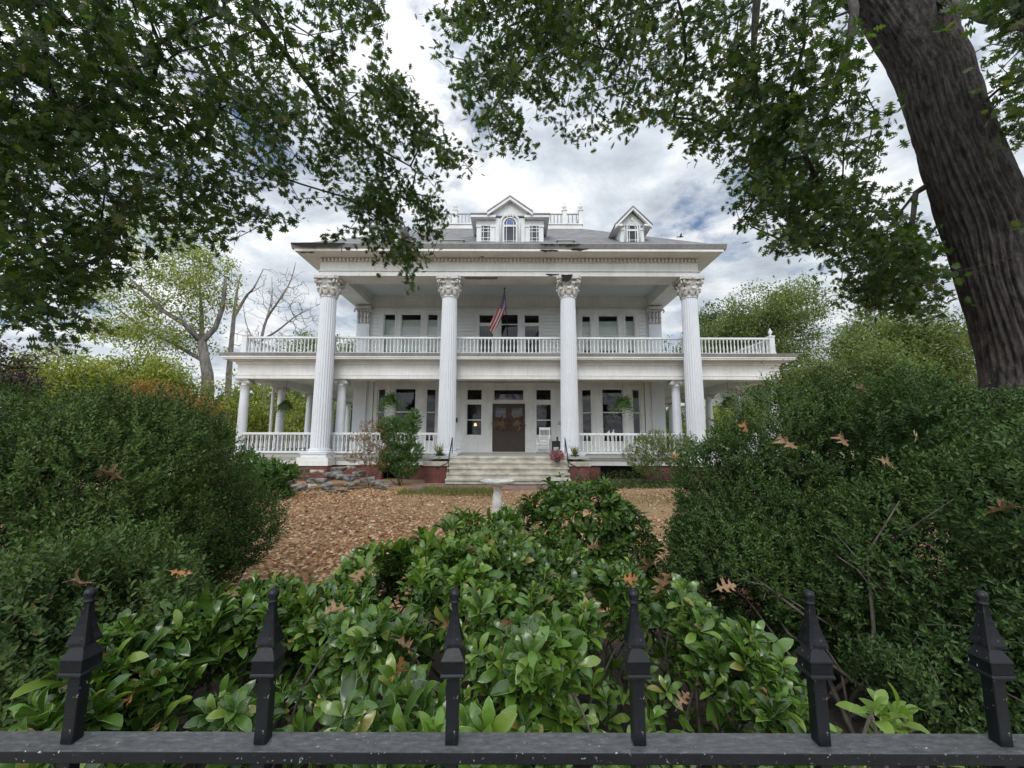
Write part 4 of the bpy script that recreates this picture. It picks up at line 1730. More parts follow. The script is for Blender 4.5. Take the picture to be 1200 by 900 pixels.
def evergreen(name, label, cat, loc, lobes, n, mat, seed, lsize, slen, nl, hole=.22, spread=1.0, trunks=(), group=None, skirt=None):
    root = thing(name, label, cat, loc, group)
    P, Nn = lobed_points(lobes, n, seed)
    Pi, Ni = lobed_points(lobes, n // 2, seed + 50, .45, .80)
    ni = len(Pi)
    P, Nn = np.concatenate([P, Pi]), np.concatenate([Nn, Ni])
    inner = np.arange(len(P)) >= len(P) - ni
    k = in_view(P, .18)
    P, Nn, inner = P[k], Nn[k], inner[k]
    h = vnoise(P, 5.2, seed + 5) + .5 * vnoise(P, 11, seed + 6)
    k = (h > -.95 + hole) | inner
    P, Nn, inner = P[k], Nn[k], inner[k]
    if skirt is not None:
        k = P[:, 2] > skirt(P)
        P, Nn, inner = P[k], Nn[k], inner[k]
    r = np.random.default_rng(seed + 9)
    d = unit(Nn * .75 + np.array([0, 0, .65]) + r.normal(size=P.shape) * .38)
    L = slen * r.uniform(.55, 1.1, len(P)) * np.where(r.random(len(P)) < .08, 1.7, 1.0)
    stray = r.random(len(P)) < .035
    L = np.where(stray & ~inner, L * 1.9, L)
    A = shoot_leaves(P - d * L[:, None] * np.where(stray, .2, .55)[:, None], d, L, nl, lsize, seed, spread)
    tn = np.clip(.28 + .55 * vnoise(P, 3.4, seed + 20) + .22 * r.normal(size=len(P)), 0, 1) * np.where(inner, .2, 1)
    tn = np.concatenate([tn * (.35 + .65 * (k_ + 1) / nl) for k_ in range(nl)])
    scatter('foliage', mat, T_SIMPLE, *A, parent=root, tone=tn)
    SURF[root.name] = P
    # woody stems
    mb = MB()
    r2 = random.Random(seed)
    lb = lobes
    for tx, ty in trunks:
        cands = [l for l in lb if math.hypot(l[0] - tx, l[1] - ty) < 1.9] or lb
        for q in range(7):
            l = r2.choice(cands)
            end = Vector((l[0] + r2.uniform(-.7, .7) * l[3], l[1] + r2.uniform(-.5, .3) * l[4], l[2] + r2.uniform(-.1, .8) * l[5]))
            st = Vector((tx + r2.uniform(-.12, .12), ty + r2.uniform(-.12, .12), -.02))
            mid = st.lerp(end, .45) + Vector((r2.uniform(-.2, .2), r2.uniform(-.25, .1), r2.uniform(-.05, .2)))
            q1 = st.lerp(mid, .5) + Vector((r2.uniform(-.07, .07), r2.uniform(-.07, .07), 0))
            q2 = mid.lerp(end, .5) + Vector((r2.uniform(-.1, .1), r2.uniform(-.1, .1), .03))
            r0 = r2.uniform(.007, .015)
            mb.tube([st, q1, mid, q2, end], [r0, r0 * .85, r0 * .65, r0 * .45, r0 * .2], 6)
            for z in range(4):
                s0 = mid.lerp(end, r2.random())
                e0 = s0 + Vector((r2.uniform(-.3, .3), r2.uniform(-.25, .15), r2.uniform(-.05, .3)))
                mb.tube([s0, s0.lerp(e0, .5) + Vector((0, 0, r2.uniform(-.04, .05))), e0], [r0 * .4, r0 * .3, r0 * .12], 5)
    if mb.v:
        mb.build('stems', M['stem'], root, normals=False)
    return root


def rand_lobes(seed, boxes):
    r = random.Random(seed)
    out = []
    for (x0, x1, y0, y1, z0, z1, n, s0, s1) in boxes:
        for _ in range(n):
            s = r.uniform(s0, s1)
            out.append((r.uniform(x0, x1), r.uniform(y0, y1), r.uniform(z0, z1), s, s * r.uniform(.85, 1.1), s * r.uniform(.75, 1.0)))
    return out


LB = [(-3.6, 3.5, .95, 1.35, 1.25, 1.06), (-5.2, 3.3, 1.0, 1.3, 1.3, 1.1), (-2.85, 3.15, .75, .80, .95, .78),
      (-3.2, 2.45, .65, .95, .75, .68), (-2.05, 1.75, .50, .55, .55, .50), (-4.3, 2.3, .8, .9, .8, .8), (-2.55, 2.0, .45, .6, .5, .45)]
LB = [(a, b, c * .93, d, e_, f * .93) for a, b, c, d, e_, f in LB]
LB += rand_lobes(3, [(-5.5, -2.4, 2.3, 3.0, .9, 1.45, 9, .42, .62), (-5.3, -2.7, 3.0, 3.6, 1.30, 1.52, 7, .36, .5), (-2.7, -2.2, 2.6, 3.6, .5, 1.2, 4, .35, .48), (-3.4, -1.75, 1.55, 2.2, .3, .85, 14, .30, .44), (-3.2, -2.0, 1.9, 2.6, .6, 1.05, 8, .3, .42)]) 
evergreen('boxwood_shrub', 'huge dark boxwood shrub behind the fence, with an orange maple behind it', 'shrub', (-3.6, 3.2, 0), LB, 31000, M['boxleaf'], 21, .027, .12, 13,
          .48, trunks=[(-2.2, 2.0), (-3.1, 2.5), (-4.0, 3.0)])
RB = [(3.6, 3.4, 1.10, 1.40, 1.2, 1.12), (5.0, 3.2, 1.15, 1.25, 1.2, 1.12), (2.35, 3.5, .72, .85, .9, .78), (2.6, 2.6, .85, .75, .65, .70), (3.6, 2.3, .85, .9, .65, .72), (1.85, 3.35, .55, .5, .6, .55)]
RB += rand_lobes(5, [(2.2, 5.5, 2.1, 2.8, .9, 1.5, 9, .40, .6), (2.6, 5.2, 2.7, 3.4, 1.55, 1.9, 8, .34, .48), (1.55, 2.2, 3.0, 3.7, .5, 1.0, 5, .3, .42), (2.3, 3.6, 1.75, 2.3, .55, 1.0, 6, .28, .4), (1.55, 2.6, 1.75, 2.2, .2, .55, 5, .22, .3), (3.0, 3.8, 1.6, 2.0, .3, .8, 4, .3, .4)])
RB = [(a, b, c - (.16 if c > .9 else .03), d, e_, f) for a, b, c, d, e_, f in RB]
RB += [(1.62, 3.3, .55, .45, .45, .58), (1.5, 3.5, .30, .35, .4, .40), (1.85, 3.5, .92, .52, .5, .72), (2.4, 3.55, 1.22, .66, .6, .82), (3.0, 3.6, 1.35, .6, .6, .80), (1.5, 3.35, .75, .30, .3, .34)]
evergreen('evergreen_shrub', 'tall dark green shrub with dry oak leaves caught in it, below the big trunk', 'shrub', (3.4, 3.0, 0), RB, 31000, M['yewleaf'], 31, .032, .135, 13,
          .50, trunks=[(1.9, 2.6), (2.3, 2.4), (2.7, 2.2), (3.3, 2.6)],
          skirt=lambda P: np.where(P[:, 1] < 3.1, .70 * np.clip((1.95 - P[:, 0]) / .35, 0, 1) + .10 * vnoise(P, 4.0, 3), .0))


# --- broad-leaved hedge (whorls of glossy leaves)
def whorls(name, label, cat, loc, pts, dirs, seed, lsize, group=None, nl=(6, 10), mat='pitleaf'):
    root = thing(name, label, cat, loc, group)
    r = np.random.default_rng(seed)
    P, D, N, SZ = [], [], [], []
    n = len(pts)
    dirs = unit(dirs)
    a = unit(np.cross(dirs, r.normal(size=(n, 3))))
    b = np.cross(dirs, a)
    cnt = r.integers(nl[0], nl[1] + 1, n)
    wl_ = r.uniform(.62, 1.3, n)
    wt = np.clip(.32 + .6 * vnoise(pts, 3.1, seed + 3) + .3 * r.normal(size=n), 0, 1) ** 1.3
    TN = []
    for k in range(nl[1]):
        m = cnt > k
        t = k / nl[1]
        ang = k * 2.4 + r.uniform(-.3, .3, n)
        rad = a * np.cos(ang)[:, None] + b * np.sin(ang)[:, None]
        el = .35 + 1.0 * t + r.uniform(-.2, .2, n)
        dd = unit(rad * np.cos(el)[:, None] + dirs * np.sin(el)[:, None] + np.array([0, 0, -.06]) + r.normal(size=(n, 3)) * .1)
        nn = unit(dirs * np.cos(el)[:, None] - rad * np.sin(el)[:, None] + r.normal(size=(n, 3)) * .22)
        P.append((pts - dirs * (.05 * (1 - t)) + rad * .004)[m])
        D.append(dd[m])
        N.append(nn[m])
        SZ.append((lsize * wl_ * r.uniform(.7, 1.2, n) * (1.08 - .5 * t))[m])
        TN.append((wt * (.35 + .65 * t))[m])
    scatter('foliage', M[mat], (T_OBO_V, T_OBO_F), np.concatenate(P), np.concatenate(D), np.concatenate(N), np.concatenate(SZ), parent=root, edge=T_OBO_E, smooth=True, tone=np.concatenate(TN))
    SURF[root.name] = pts
    return root


hp = [(-1.3, .93), (-1.62, 1.5), (-1.55, 2.0), (-1.36, 2.4), (-1.0, 2.75), (-.72, 3.1), (-.45, 3.5), (-.05, 3.65), (.35, 3.4), (.75, 3.0), (1.2, 2.55), (1.22, 1.9), (1.12, 1.4), (1.15, .93)]
r = np.random.default_rng(41)
n = 7600
X = r.uniform(-1.65, 1.25, n)
Y = r.uniform(.93, 3.65, n)
ins = in_poly(X, Y, hp)
X, Y = X[ins], Y[ins]


def edge_dist(x, y, poly):
    d = np.full(len(x), 9.)
    for i in range(len(poly)):
        a, b = np.array(poly[i]), np.array(poly[(i + 1) % len(poly)])
        if a[1] == b[1] == .93:
            continue
        ab = b - a
        t_ = np.clip(((x - a[0]) * ab[0] + (y - a[1]) * ab[1]) / (ab @ ab), 0, 1)
        d = np.minimum(d, np.hypot(x - a[0] - t_ * ab[0], y - a[1] - t_ * ab[1]))
    return d


ed = edge_dist(X, Y, hp)


def hedge_top(X, Y, ed):
    q = np.stack([X, Y, X * 0], 1)
    z = .89 + .17 * vnoise(q, 2.9, 4) + .09 * vnoise(q, 6.5, 5)
    z = z + .20 * np.exp(-((X + .22) ** 2 / .10 + (Y - 3.2) ** 2 / .25)) + .06 * np.exp(-((X - .35) ** 2 + (Y - 2.4) ** 2) / .3)
    z = z - .07 * np.exp(-((X + .25) ** 2 / .2 + (Y - 1.5) ** 2 / .15))
    return z - .42 * np.clip(1 - ed / .28, 0, 1) ** 2 - .12 * np.clip((Y - 1.0) * -6 + .5, 0, 1)


top = hedge_top(X, Y, ed)
dep = r.exponential(.11, len(X))
Z = top - np.minimum(dep, .55)
P = np.stack([X, Y, Z], 1)
hol = vnoise(P, 4.3, 77) + .6 * vnoise(P, 9.5, 78)
keep = (Z > .08) & ((hol > -.17) | (dep > .32))
P, dep, ed = P[keep], dep[keep], ed[keep]
cxy = np.stack([P[:, 0] + .15, P[:, 1] - 2.1, P[:, 0] * 0], 1)
D = np.array([0, 0, 1.0]) + unit(cxy) * np.clip(.75 - ed * 1.6, .1, .75)[:, None] + r.normal(size=P.shape) * .42 + np.array([0, -.22, 0])
HEDGE = whorls('glossy_hedge', 'low glossy hedge of broad leaf rosettes right behind the iron fence', 'hedge', (-.1, 2.0, 0), P, D, 42, .080)
# second mound behind
P2, N2 = lobed_points([(.72, 4.75, .48, .62, .6, .66), (1.10, 4.65, .40, .48, .5, .50), (.40, 4.6, .42, .46, .5, .50), (.75, 4.5, .75, .42, .4, .46), (.05, 4.35, .3, .25, .3, .3)], 900, 51, .72, 1.03)
whorls('glossy_bush', 'rounded broadleaf bush standing by the birdbath, before the front steps', 'bush', (.72, 4.7, 0), P2, N2 + np.array([0, 0, .7]) + np.random.default_rng(1).normal(size=P2.shape) * .3, 52, .098, mat='bushleaf')
# little bright sprouts at the fence
sp_pts = np.array([[un(a_, b_, y_)[0], y_, un(a_, b_, y_)[1]] for a_, b_, y_ in ((1020, 822, .98), (1040, 832, 1.0), (1058, 828, .99), (1035, 845, .97), (1062, 842, 1.01))])


def stems_in(root_name, P, seed, n, zb, mat='stem'):
    root = bpy.data.objects[root_name]
    r2 = random.Random(seed)
    mb = MB()
    for q in range(n):
        e_ = Vector(P[r2.randrange(len(P))])
        s_ = Vector((e_.x + r2.uniform(-.35, .35), e_.y + r2.uniform(-.2, .3), zb))
        m1 = s_.lerp(e_, .4) + Vector((r2.uniform(-.12, .12), r2.uniform(-.1, .1), .05))
        m2 = s_.lerp(e_, .75) + Vector((r2.uniform(-.08, .08), r2.uniform(-.06, .06), .03))
        r0 = r2.uniform(.005, .010)
        mb.tube([s_, m1, m2, e_ - Vector((0, 0, .02))], [r0, r0 * .8, r0 * .55, r0 * .35], 5)
    mb.build('stems', M[mat], root, normals=False)


stems_in('glossy_hedge', P, 8, 190, .0)
stems_in('glossy_bush', P2, 9, 40, .0)
M['sproutleaf'] = m_leaf('sprout_leaf', [(0.0, (0.12, 0.22, 0.03)), (0.5, (0.18, 0.29, 0.045)), (1.0, (0.25, 0.34, 0.06))], 0.3, 0.3, edge=(0.26, 0.33, 0.12))
whorls('broadleaf_sprout', 'bright yellow-green sprout alone in the dark gap beside the fence', 'sprout', (.80, .98, 0), sp_pts, np.array([[-.3, -.1, 1], [-.2, 0, 1], [.5, -.1, .8], [.4, 0, 1], [-.5, -.2, .7]]), 61, .055, nl=(6, 8), mat='sproutleaf')
stems_in('broadleaf_sprout', sp_pts, 4, 5, .0)
sp2 = np.array([[un(a_, b_, y_)[0], y_, un(a_, b_, y_)[1]] for a_, b_, y_ in ((1085, 868, 1.0), (1128, 862, 1.02), (1105, 872, 1.03))])
whorls('broadleaf_sprout', 'low green sprout barely rising over the rail by the last picket', 'sprout', (.95, 1.0, 0), sp2, np.array([[-.3, 0, 1], [.3, -.1, 1], [0, 0, 1]]), 62, .05, nl=(5, 6), mat='sproutleaf')
stems_in('broadleaf_sprout.001', sp2, 5, 3, .0)

# --- dry oak leaves caught on the shrubs
def oak_leaf_mesh(name, mat, seed):
    r2 = random.Random(seed)
    L = [(-.30, .010), (-.06, .012), (.02, .03), (.10, .05), (.13, .20), (.20, .30), (.23, .16), (.28, .07), (.36, .08), (.40, .26), (.44, .42), (.50, .34), (.58, .46), (.56, .24), (.56, .11), (.66, .10), (.72, .22), (.82, .34), (.80, .18), (.82, .08), (.92, .12), (.94, .05), (1, 0)]
    cu = r2.uniform(.5, 2.4) * r2.choice((1, 1, -.8))
    tw = r2.uniform(-1.1, 1.1)

    def z(x, y):
        return -cu * .35 * x * x + abs(y) * abs(y) * r2.choice((.7, .9)) * cu * 1.1 + tw * x * y + .03 * math.sin(9 * x + 7 * y)
    mb = MB()
    ol = [(x, y) for x, y in L] + [(x, -y * .93) for x, y in L[::-1][1:]]
    mb.add([(x, y, z(x, y)) for x, y in ol], [tuple(range(len(ol)))])
    me = mb.mesh(name)
    me.materials.append(M[mat])
    return me


OAKM = {k: [oak_leaf_mesh('oak_leaf', k, 8 * j + i) for i in range(8)] for j, k in enumerate(('browndead', 'tandead', 'orangedead'))}


def drop(px, py, host, lab, kind='browndead', size=.12, off=.05, rad=14):
    Q = SURF[host]
    x, y, c = proj(Q)
    near = (np.hypot(x - px, y - py) < rad) & (c > .3)
    if not near.any():
        near = (np.hypot(x - px, y - py) < 3 * rad) & (c > .3)
        if not near.any():
            return
    d = c[near].min()
    rr_ = ray(px, py)
    tt = (d - off)
    pos = np.array([rr_[0] * tt, rr_[1] * tt, CZ + rr_[2] * tt])
    o = bpy.data.objects.new('dry_oak_leaf', random.choice(OAKM[kind]))
    COL.objects.link(o)
    o.location = pos
    o.scale = (size, size * random.uniform(.75, 1.05), size)
    o.rotation_euler = (random.uniform(.1, 1.3), random.uniform(-.8, .8), random.uniform(-3.1, 3.1))
    tag(o, lab, 'dry leaf', 'dry oak leaves caught on the shrubs')


EB, BX, HG = 'evergreen_shrub', 'boxwood_shrub', 'glossy_hedge'
for a in [(985, 506, EB, 'curled tan oak leaf high on the dark evergreen shrub, with another below it', 'browndead', .11),
          (1030, 537, EB, 'three-pointed brown oak leaf in the middle of the dark evergreen shrub', 'browndead', .12),
          (1014, 458, EB, 'brown oak leaf nearest the top of the dark evergreen shrub', 'browndead', .10),
          (1072, 517, EB, 'narrow tan oak leaf lying flat on the dark evergreen shrub', 'tandead', .10),
          (1190, 592, EB, 'brown oak leaf cut by the picture edge on the evergreen shrub', 'browndead', .11),
          (872, 494, EB, 'bright orange leaf at the house end of the evergreen shrub', 'orangedead', .11),
          (852, 527, EB, 'small pale leaf lowest at the house end of the evergreen shrub', 'tandead', .10),
          (912, 510, EB, 'dark red-brown leaf sunk in the evergreen shrub', 'browndead', .12),
          (788, 531, EB, 'orange leaf at the tip of the evergreen shrub by the column', 'orangedead', .10),
          (806, 600, EB, 'small tan leaf on the lower flank of the evergreen shrub', 'tandead', .08),
          (141, 561, BX, 'red-brown oak leaf alone in the middle of the boxwood', 'browndead', .13),
          (85, 681, BX, 'curled brown leaf on the boxwood beside the first picket', 'browndead', .11),
          (200, 670, BX, 'brown leaf low on the boxwood where the hedge begins', 'orangedead', .08),
          (415, 683, HG, 'brown oak leaf standing upright on top of the hedge', 'browndead', .10),
          (465, 750, HG, 'long twisted tan leaf hanging in a dark gap of the hedge', 'browndead', .11),
          (518, 735, HG, 'pale tan oak leaf touching the middle picket', 'browndead', .09),
          (362, 820, HG, 'large yellow oak leaf lying near the rail', 'tandead', .085),
          (428, 830, HG, 'spiky yellow oak leaf nearest the rail', 'tandead', .075),
          (459, 795, HG, 'bright orange oak leaf in the hedge', 'orangedead', .075),
          (158, 813, HG, 'orange-brown leaf beside the rail near the first picket', 'orangedead', .06),
          (268, 697, HG, 'tan curled leaf near the second picket finial', 'browndead', .10),
          (768, 660, HG, 'brown leaf at the back of the hedge near the evergreen shrub', 'browndead', .13),
          (786, 672, HG, 'pair of broad brown oak lobes at the back corner of the hedge', 'browndead', .12),
          (730, 678, HG, 'small red-brown leaf behind the fourth finial', 'orangedead', .08),
          (795, 828, HG, 'pink-brown leaf low in the hedge by the fourth picket', 'browndead', .06),
          (185, 850, HG, 'folded tan leaf tucked just above the rail', 'browndead', .06),
          (512, 815, HG, 'folded brown leaf beside the middle picket just over the rail', 'browndead', .06),
          (485, 850, HG, 'pale curled leaf resting at the rail', 'tandead', .05)]:
    drop(a[0], a[1], a[2], a[3], a[4], a[5], .045 if a[2] != HG else .03)
for px_, py_, s_ in ((622, 626, .1), (700, 640, .1), (560, 650, .09), (800, 760, .06), (640, 700, .07), (380, 720, .08), (600, 730, .07), (840, 690, .08), (900, 800, .05), (330, 760, .06)):
    drop(px_, py_, HG, 'small brown leaf half buried among the hedge rosettes', 'browndead', s_, .0)

# --- leaf litter on the ground
r = np.random.default_rng(71)
n = 95000
Y = 3.9 + (14.6 - 3.9) * r.random(n) ** .95
X = r.uniform(-1, 1, n) * (2.2 + Y * .62)
q = np.stack([X, Y, X * 0], 1)
pr0 = .62 + .45 * vnoise(q, 1.3, 3) + .25 * vnoise(q, 4.1, 4)
edge_ = np.where(Y > 12.2, np.clip((13.4 - Y) / 1.2, .05, 1), 1)
edge_ = np.where((X > 2.6) & (Y > 8.5), edge_ * .25, edge_)
edge_ = np.where((X > -3.3) & (X < 2.95) & (Y > 12.8), .04, edge_)
k = r.random(n) < pr0 * edge_
X, Y = X[k], Y[k]
n = len(X)
Pl = np.stack([X, Y, r.uniform(.015, .05, n)], 1)
Nl = unit(np.stack([r.normal(size=n) * .35, r.normal(size=n) * .35, np.ones(n)], 1))
Dl = np.stack([r.normal(size=n), r.normal(size=n), r.normal(size=n) * .25], 1)
tag(scatter('leaf_litter', M['litter'], T_OAK, Pl, Dl, Nl, r.uniform(.032, .082, n)), kind='stuff')
# grass verges
r = np.random.default_rng(73)
n = 9000
X = np.concatenate([r.uniform(-3.2, -.4, n // 2), r.uniform(2.3, 9, n // 2)])
Y = np.concatenate([r.normal(12.35, .42, n // 2), r.normal(10.6, 1.1, n // 2)])
pg = vnoise(np.stack([X, Y, X * 0], 1), 2.6, 14)
X, Y = X[pg > -.25], Y[pg > -.25]
half_ = X < 1.5
n = len(X)
D = np.stack([r.normal(size=n) * .5, r.normal(size=n) * .5, np.ones(n)], 1)
Nn = np.stack([r.normal(size=n), r.normal(size=n), r.normal(size=n) * .2], 1)
tag(scatter('border_grass', M['grassy'], T_BLADE, np.stack([X, Y, X * 0], 1), D, Nn, np.where(half_, r.uniform(.07, .24, n), r.uniform(.06, .13, n))), kind='stuff')

# ================================================================== TREES
def tree(name, label, loc, seeds, clumps, n_clusters, leaves_per, lsize, leafmat, barkmat, seed, rtip=.012, cluster_r=.35, group=None, template=T_SIMPLE, flat=.5, bend=.10, step=1.0, cat='tree', view=None, seg=6, expo=.42):
    root = thing(name, label, cat, loc, group)
    r = np.random.default_rng(seed)
    cl = np.array(clumps, float)
    vol = cl[:, 3] * cl[:, 4] * cl[:, 5]
    vol = vol ** .8
    idx = r.choice(len(cl), n_clusters, p=vol / vol.sum())
    u = unit(r.normal(size=(n_clusters, 3))) * (r.random(n_clusters) ** (1 / 2.2))[:, None]
    C = cl[idx, :3] + u * cl[idx, 3:6]
    nodes, par, rad = skeleton(seeds, C, bend, step)
    mb = MB()
    branch_mesh(mb, nodes, par, rad, rtip, expo, seg)
    mb.build('trunk', M[barkmat], root, normals=False)
    if leaves_per:
        m = leaves_per
        P = np.repeat(C, m, 0) + r.normal(size=(n_clusters * m, 3)) * cluster_r * np.array([1, 1, .7])
        D = unit(np.repeat(u + .001, m, 0) * .6 + r.normal(size=P.shape) * .8 + np.array([0, 0, -.25]))
        N = unit(np.array([0, 0, 1.0]) + r.normal(size=P.shape) * flat)
        k = P[:, 2] > .05
        scatter('crown', M[leafmat], template, P[k], D[k], N[k], (lsize * r.uniform(.6, 1.25, len(P)))[k], parent=root)
    return root


def canopy_clusters(masks, n, seed, field=(4, 10)):
    """cluster centres: sample outline regions over a deep volume, returns points"""
    r = np.random.default_rng(seed)
    out = []
    for poly, w, (d0, d1) in masks:
        poly = np.array(poly, float)
        lo, hi = poly.min(0), poly.max(0)
        m = int(n * w)
        got = 0
        while got < m:
            x = r.uniform(lo[0], hi[0], m)
            y = r.uniform(lo[1], hi[1], m)
            k = in_poly(x, y, poly)
            for a, b in zip(x[k], y[k]):
                t_ = r.random()
                out.append(pd(a, b, d0 + (d1 - d0) * t_))
                got += 1
                if got >= m:
                    break
    return np.array(out)


def oak(name, label, loc, seeds, C, lp, seed, lsize=.097, spread=.11, holes=-.40, hs=1.3):
    root = thing(name, label, 'tree', loc)
    r = np.random.default_rng(seed)
    k = vnoise(C, hs, seed) + .5 * vnoise(C, hs * 2.7, seed + 1) > holes
    C = C[k]
    cxp, cyp, _c = proj(C)
    C = C[~in_poly(cxp, cyp, [(960, -120), (1145, -120), (1160, 90), (1235, 260), (1240, 440), (1125, 440), (1092, 300), (1040, 130), (985, 50)])]
    nodes, par, rad = skeleton(seeds, C, .10, .45, .3)
    mb = MB()
    branch_mesh(mb, nodes, par, rad, .0042, .47, 6)
    mb.build('branches', M['twig'], root, normals=False)
    # twig direction at each cluster
    A = np.array(nodes)
    n = len(C)
    ends = [i for i in range(len(nodes))]
    tdir = unit(r.normal(size=(n, 3)) * .5 + np.array([0, 0, -.35]) + unit(C - A[0]) * .7)
    P = np.repeat(C, lp, 0)
    t_ = r.random(n * lp)
    P = P - np.repeat(tdir, lp, 0) * (t_ * .32)[:, None] + r.normal(size=P.shape) * spread * np.array([1, 1, .6]) * .6
    D = unit(np.repeat(tdir, lp, 0) * .5 + r.normal(size=P.shape) * .75 + np.array([0, 0, -.3]))
    N = unit(np.array([0, -.25, 1.0]) + r.normal(size=P.shape) * .85)
    kk = in_view(P, .30)
    scatter('crown', M['oakleaf'], T_OAK, P[kk], D[kk], N[kk], (lsize * r.uniform(.65, 1.2, len(P)))[kk], parent=root)
    return root


# left oak: trunk outside the picture, limbs drooping over the yard
LM = [([(-200, -130), (430, -130), (440, -60), (455, 60), (478, 95), (500, 135), (470, 150), (400, 120), (370, 170), (350, 215), (352, 255), (325, 275), (300, 292), (265, 300), (235, 290), (195, 262), (160, 285), (150, 330), (120, 355), (100, 385), (60, 375), (30, 395), (-200, 410)], 1.0, (5.0, 8.6)),
      ([(395, 100), (470, 90), (525, 150), (560, 200), (530, 215), (505, 260), (470, 260), (440, 240), (400, 250), (372, 225), (378, 180)], .20, (5.8, 8.0)),
      ([(385, 225), (430, 230), (440, 265), (405, 285), (378, 280)], .03, (6.2, 7.2)),
      ([(445, 225), (520, 225), (528, 262), (505, 300), (488, 335), (470, 330), (448, 300), (440, 265)], .085, (6.0, 7.4)),
      ([(0, 60), (260, 60), (330, 200), (260, 280), (120, 320), (0, 370)], .14, (5.2, 8.0)),
      ([(60, 300), (100, 300), (95, 395), (20, 400), (0, 380)], .03, (5.4, 7))]
CL_ = canopy_clusters(LM, 1040, 81)
tb = np.array([-8.2, 3.2, 0])
lt = [(tb + np.array([.05 * k, .02 * k, 1.1 * k])) for k in range(11)]
seeds = [(lt, list(np.linspace(.42, .2, 11)), None),
         ([lt[8], pd(-120, -260, 9.0), pd(150, -210, 7.6), pd(285, 0, 7.0), pd(335, 65, 6.9), pd(375, 118, 6.9), pd(425, 165, 7.0), pd(480, 195, 7.1)], [.14, .10, .065, .045, .036, .030, .022, .012], 1),
         ([lt[7], pd(-150, -120, 8.4), pd(40, -40, 7.2), pd(115, 35, 6.7), pd(165, 95, 6.6), pd(215, 155, 6.6), pd(255, 205, 6.7)], [.12, .08, .055, .038, .028, .020, .010], 1),
         ([lt[6], pd(-180, 60, 7.8), pd(10, 75, 6.8), pd(62, 110, 6.5), pd(52, 150, 6.4)], [.10, .06, .04, .025, .012], 1),
         ([lt[5], pd(-170, 220, 7.6), pd(-20, 240, 6.7), pd(80, 262, 6.5), pd(140, 280, 6.6)], [.09, .055, .032, .02, .01], 1)]
oak('pin_oak', 'leafy oak whose drooping boughs hang in from the upper left, trunk out of view', tuple(tb), seeds, CL_, 19, 82)

# right oak with the leaning trunk
RM = [([(500, -130), (1300, -130), (1300, 60), (1120, 40), (1040, 60), (1050, 120), (1030, 175), (1000, 215), (985, 280), (940, 292), (890, 290), (858, 262), (845, 225), (835, 185), (800, 165), (770, 160), (745, 165), (728, 142), (690, 150), (662, 172), (640, 150), (612, 145), (600, 182), (572, 172), (558, 120), (525, 100), (500, 70)], 1.0, (5.2, 9.0)),
      ([(520, -60), (700, -60), (690, 60), (640, 120), (590, 120), (520, 60)], .10, (5.4, 8)),
      ([(850, 30), (1010, 30), (1030, 130), (985, 220), (900, 250), (860, 190)], .20, (5.8, 8.5)),
      ([(880, 195), (985, 200), (1060, 260), (1090, 300), (1010, 292), (920, 290)], .12, (6.2, 9)),
      ([(955, 300), (1080, 285), (1120, 320), (1110, 362), (1050, 368), (1012, 358), (985, 330)], .11, (6.5, 9)),
      ([(1120, 20), (1300, 20), (1300, 290), (1215, 260), (1180, 180)], .11, (6.5, 10))]
CR_ = canopy_clusters(RM, 1080, 91)
oc = [un(1215, 520, 5.2), un(1210, 440, 5.2), un(1190, 370, 5.2), un(1168, 300, 5.2), un(1146, 240, 5.2), un(1127, 190, 5.2), un(1110, 140, 5.2), un(1094, 90, 5.2), un(1080, 50, 5.2)]
tr_pts = [(6.62, 5.2, -.1), (6.58, 5.2, .5)] + [(a, 5.2, b) for a, b in oc]
tr_r = [.70, .58, .50, .46, .425, .405, .39, .38, .375, .385, .40]
fx, fz = oc[-1]
stemA = [(fx, 5.2, fz), un(1035, 5, 5.25), un(985, -40, 5.3), un(915, -110, 5.5), un(830, -220, 5.8)]
stemA = [stemA[0]] + [(a, y, b) for (a, b), y in zip(stemA[1:], (5.2, 5.25, 5.4, 5.7))]
stemB = [(fx, 5.2, fz)] + [(a, y, b) for (a, b), y in zip([un(1088, -10, 5.2), un(1100, -80, 5.2), un(1120, -180, 5.2)], (5.2, 5.15, 5.1))]
rootR = (6.6, 5.2, 0)
seeds = [(tr_pts, [q_ * .75 for q_ in tr_r], None),
         (stemA, [.24, .23, .2, .16, .11], 1), (stemB, [.24, .22, .2, .15], 1),
         ([stemA[3], pd(890, -60, 7.6), pd(884, 20, 7.3), pd(881, 70, 7.2), pd(883, 115, 7.2)], [.10, .055, .042, .03, .014], 1),
         ([stemA[4], pd(690, -140, 8.0), pd(665, -20, 7.2), pd(640, 40, 7.0), pd(600, 95, 7.0), pd(575, 130, 7.0)], [.09, .05, .036, .026, .018, .01], 1),
         ([stemA[3], pd(770, -80, 7.4), pd(745, 30, 7.1), pd(735, 90, 7.1)], [.08, .04, .024, .012], 1),
         ([stemA[2], pd(1000, 10, 8.3), pd(996, 40, 7.9), pd(985, 80, 7.6), pd(965, 140, 7.4), pd(925, 210, 7.3), pd(880, 258, 7.3)], [.07, .05, .045, .04, .03, .02, .01], 1),
         ([(oc[5][0], 5.2, oc[5][1]), pd(1072, 225, 8.7), pd(1066, 285, 8.2), pd(1035, 325, 7.8), pd(1000, 340, 7.8)], [.055, .04, .03, .02, .01], 1),
         ([stemB[1], pd(1150, 20, 7.9), pd(1190, 30, 7.8), pd(1250, 50, 7.8)], [.07, .045, .03, .015], 1)]
OAKR = oak('pin_oak', 'big oak with a thick leaning ridged trunk rising behind the evergreen shrub', rootR, seeds, CR_, 19, 92)
# ridged trunk skin
mb = MB()


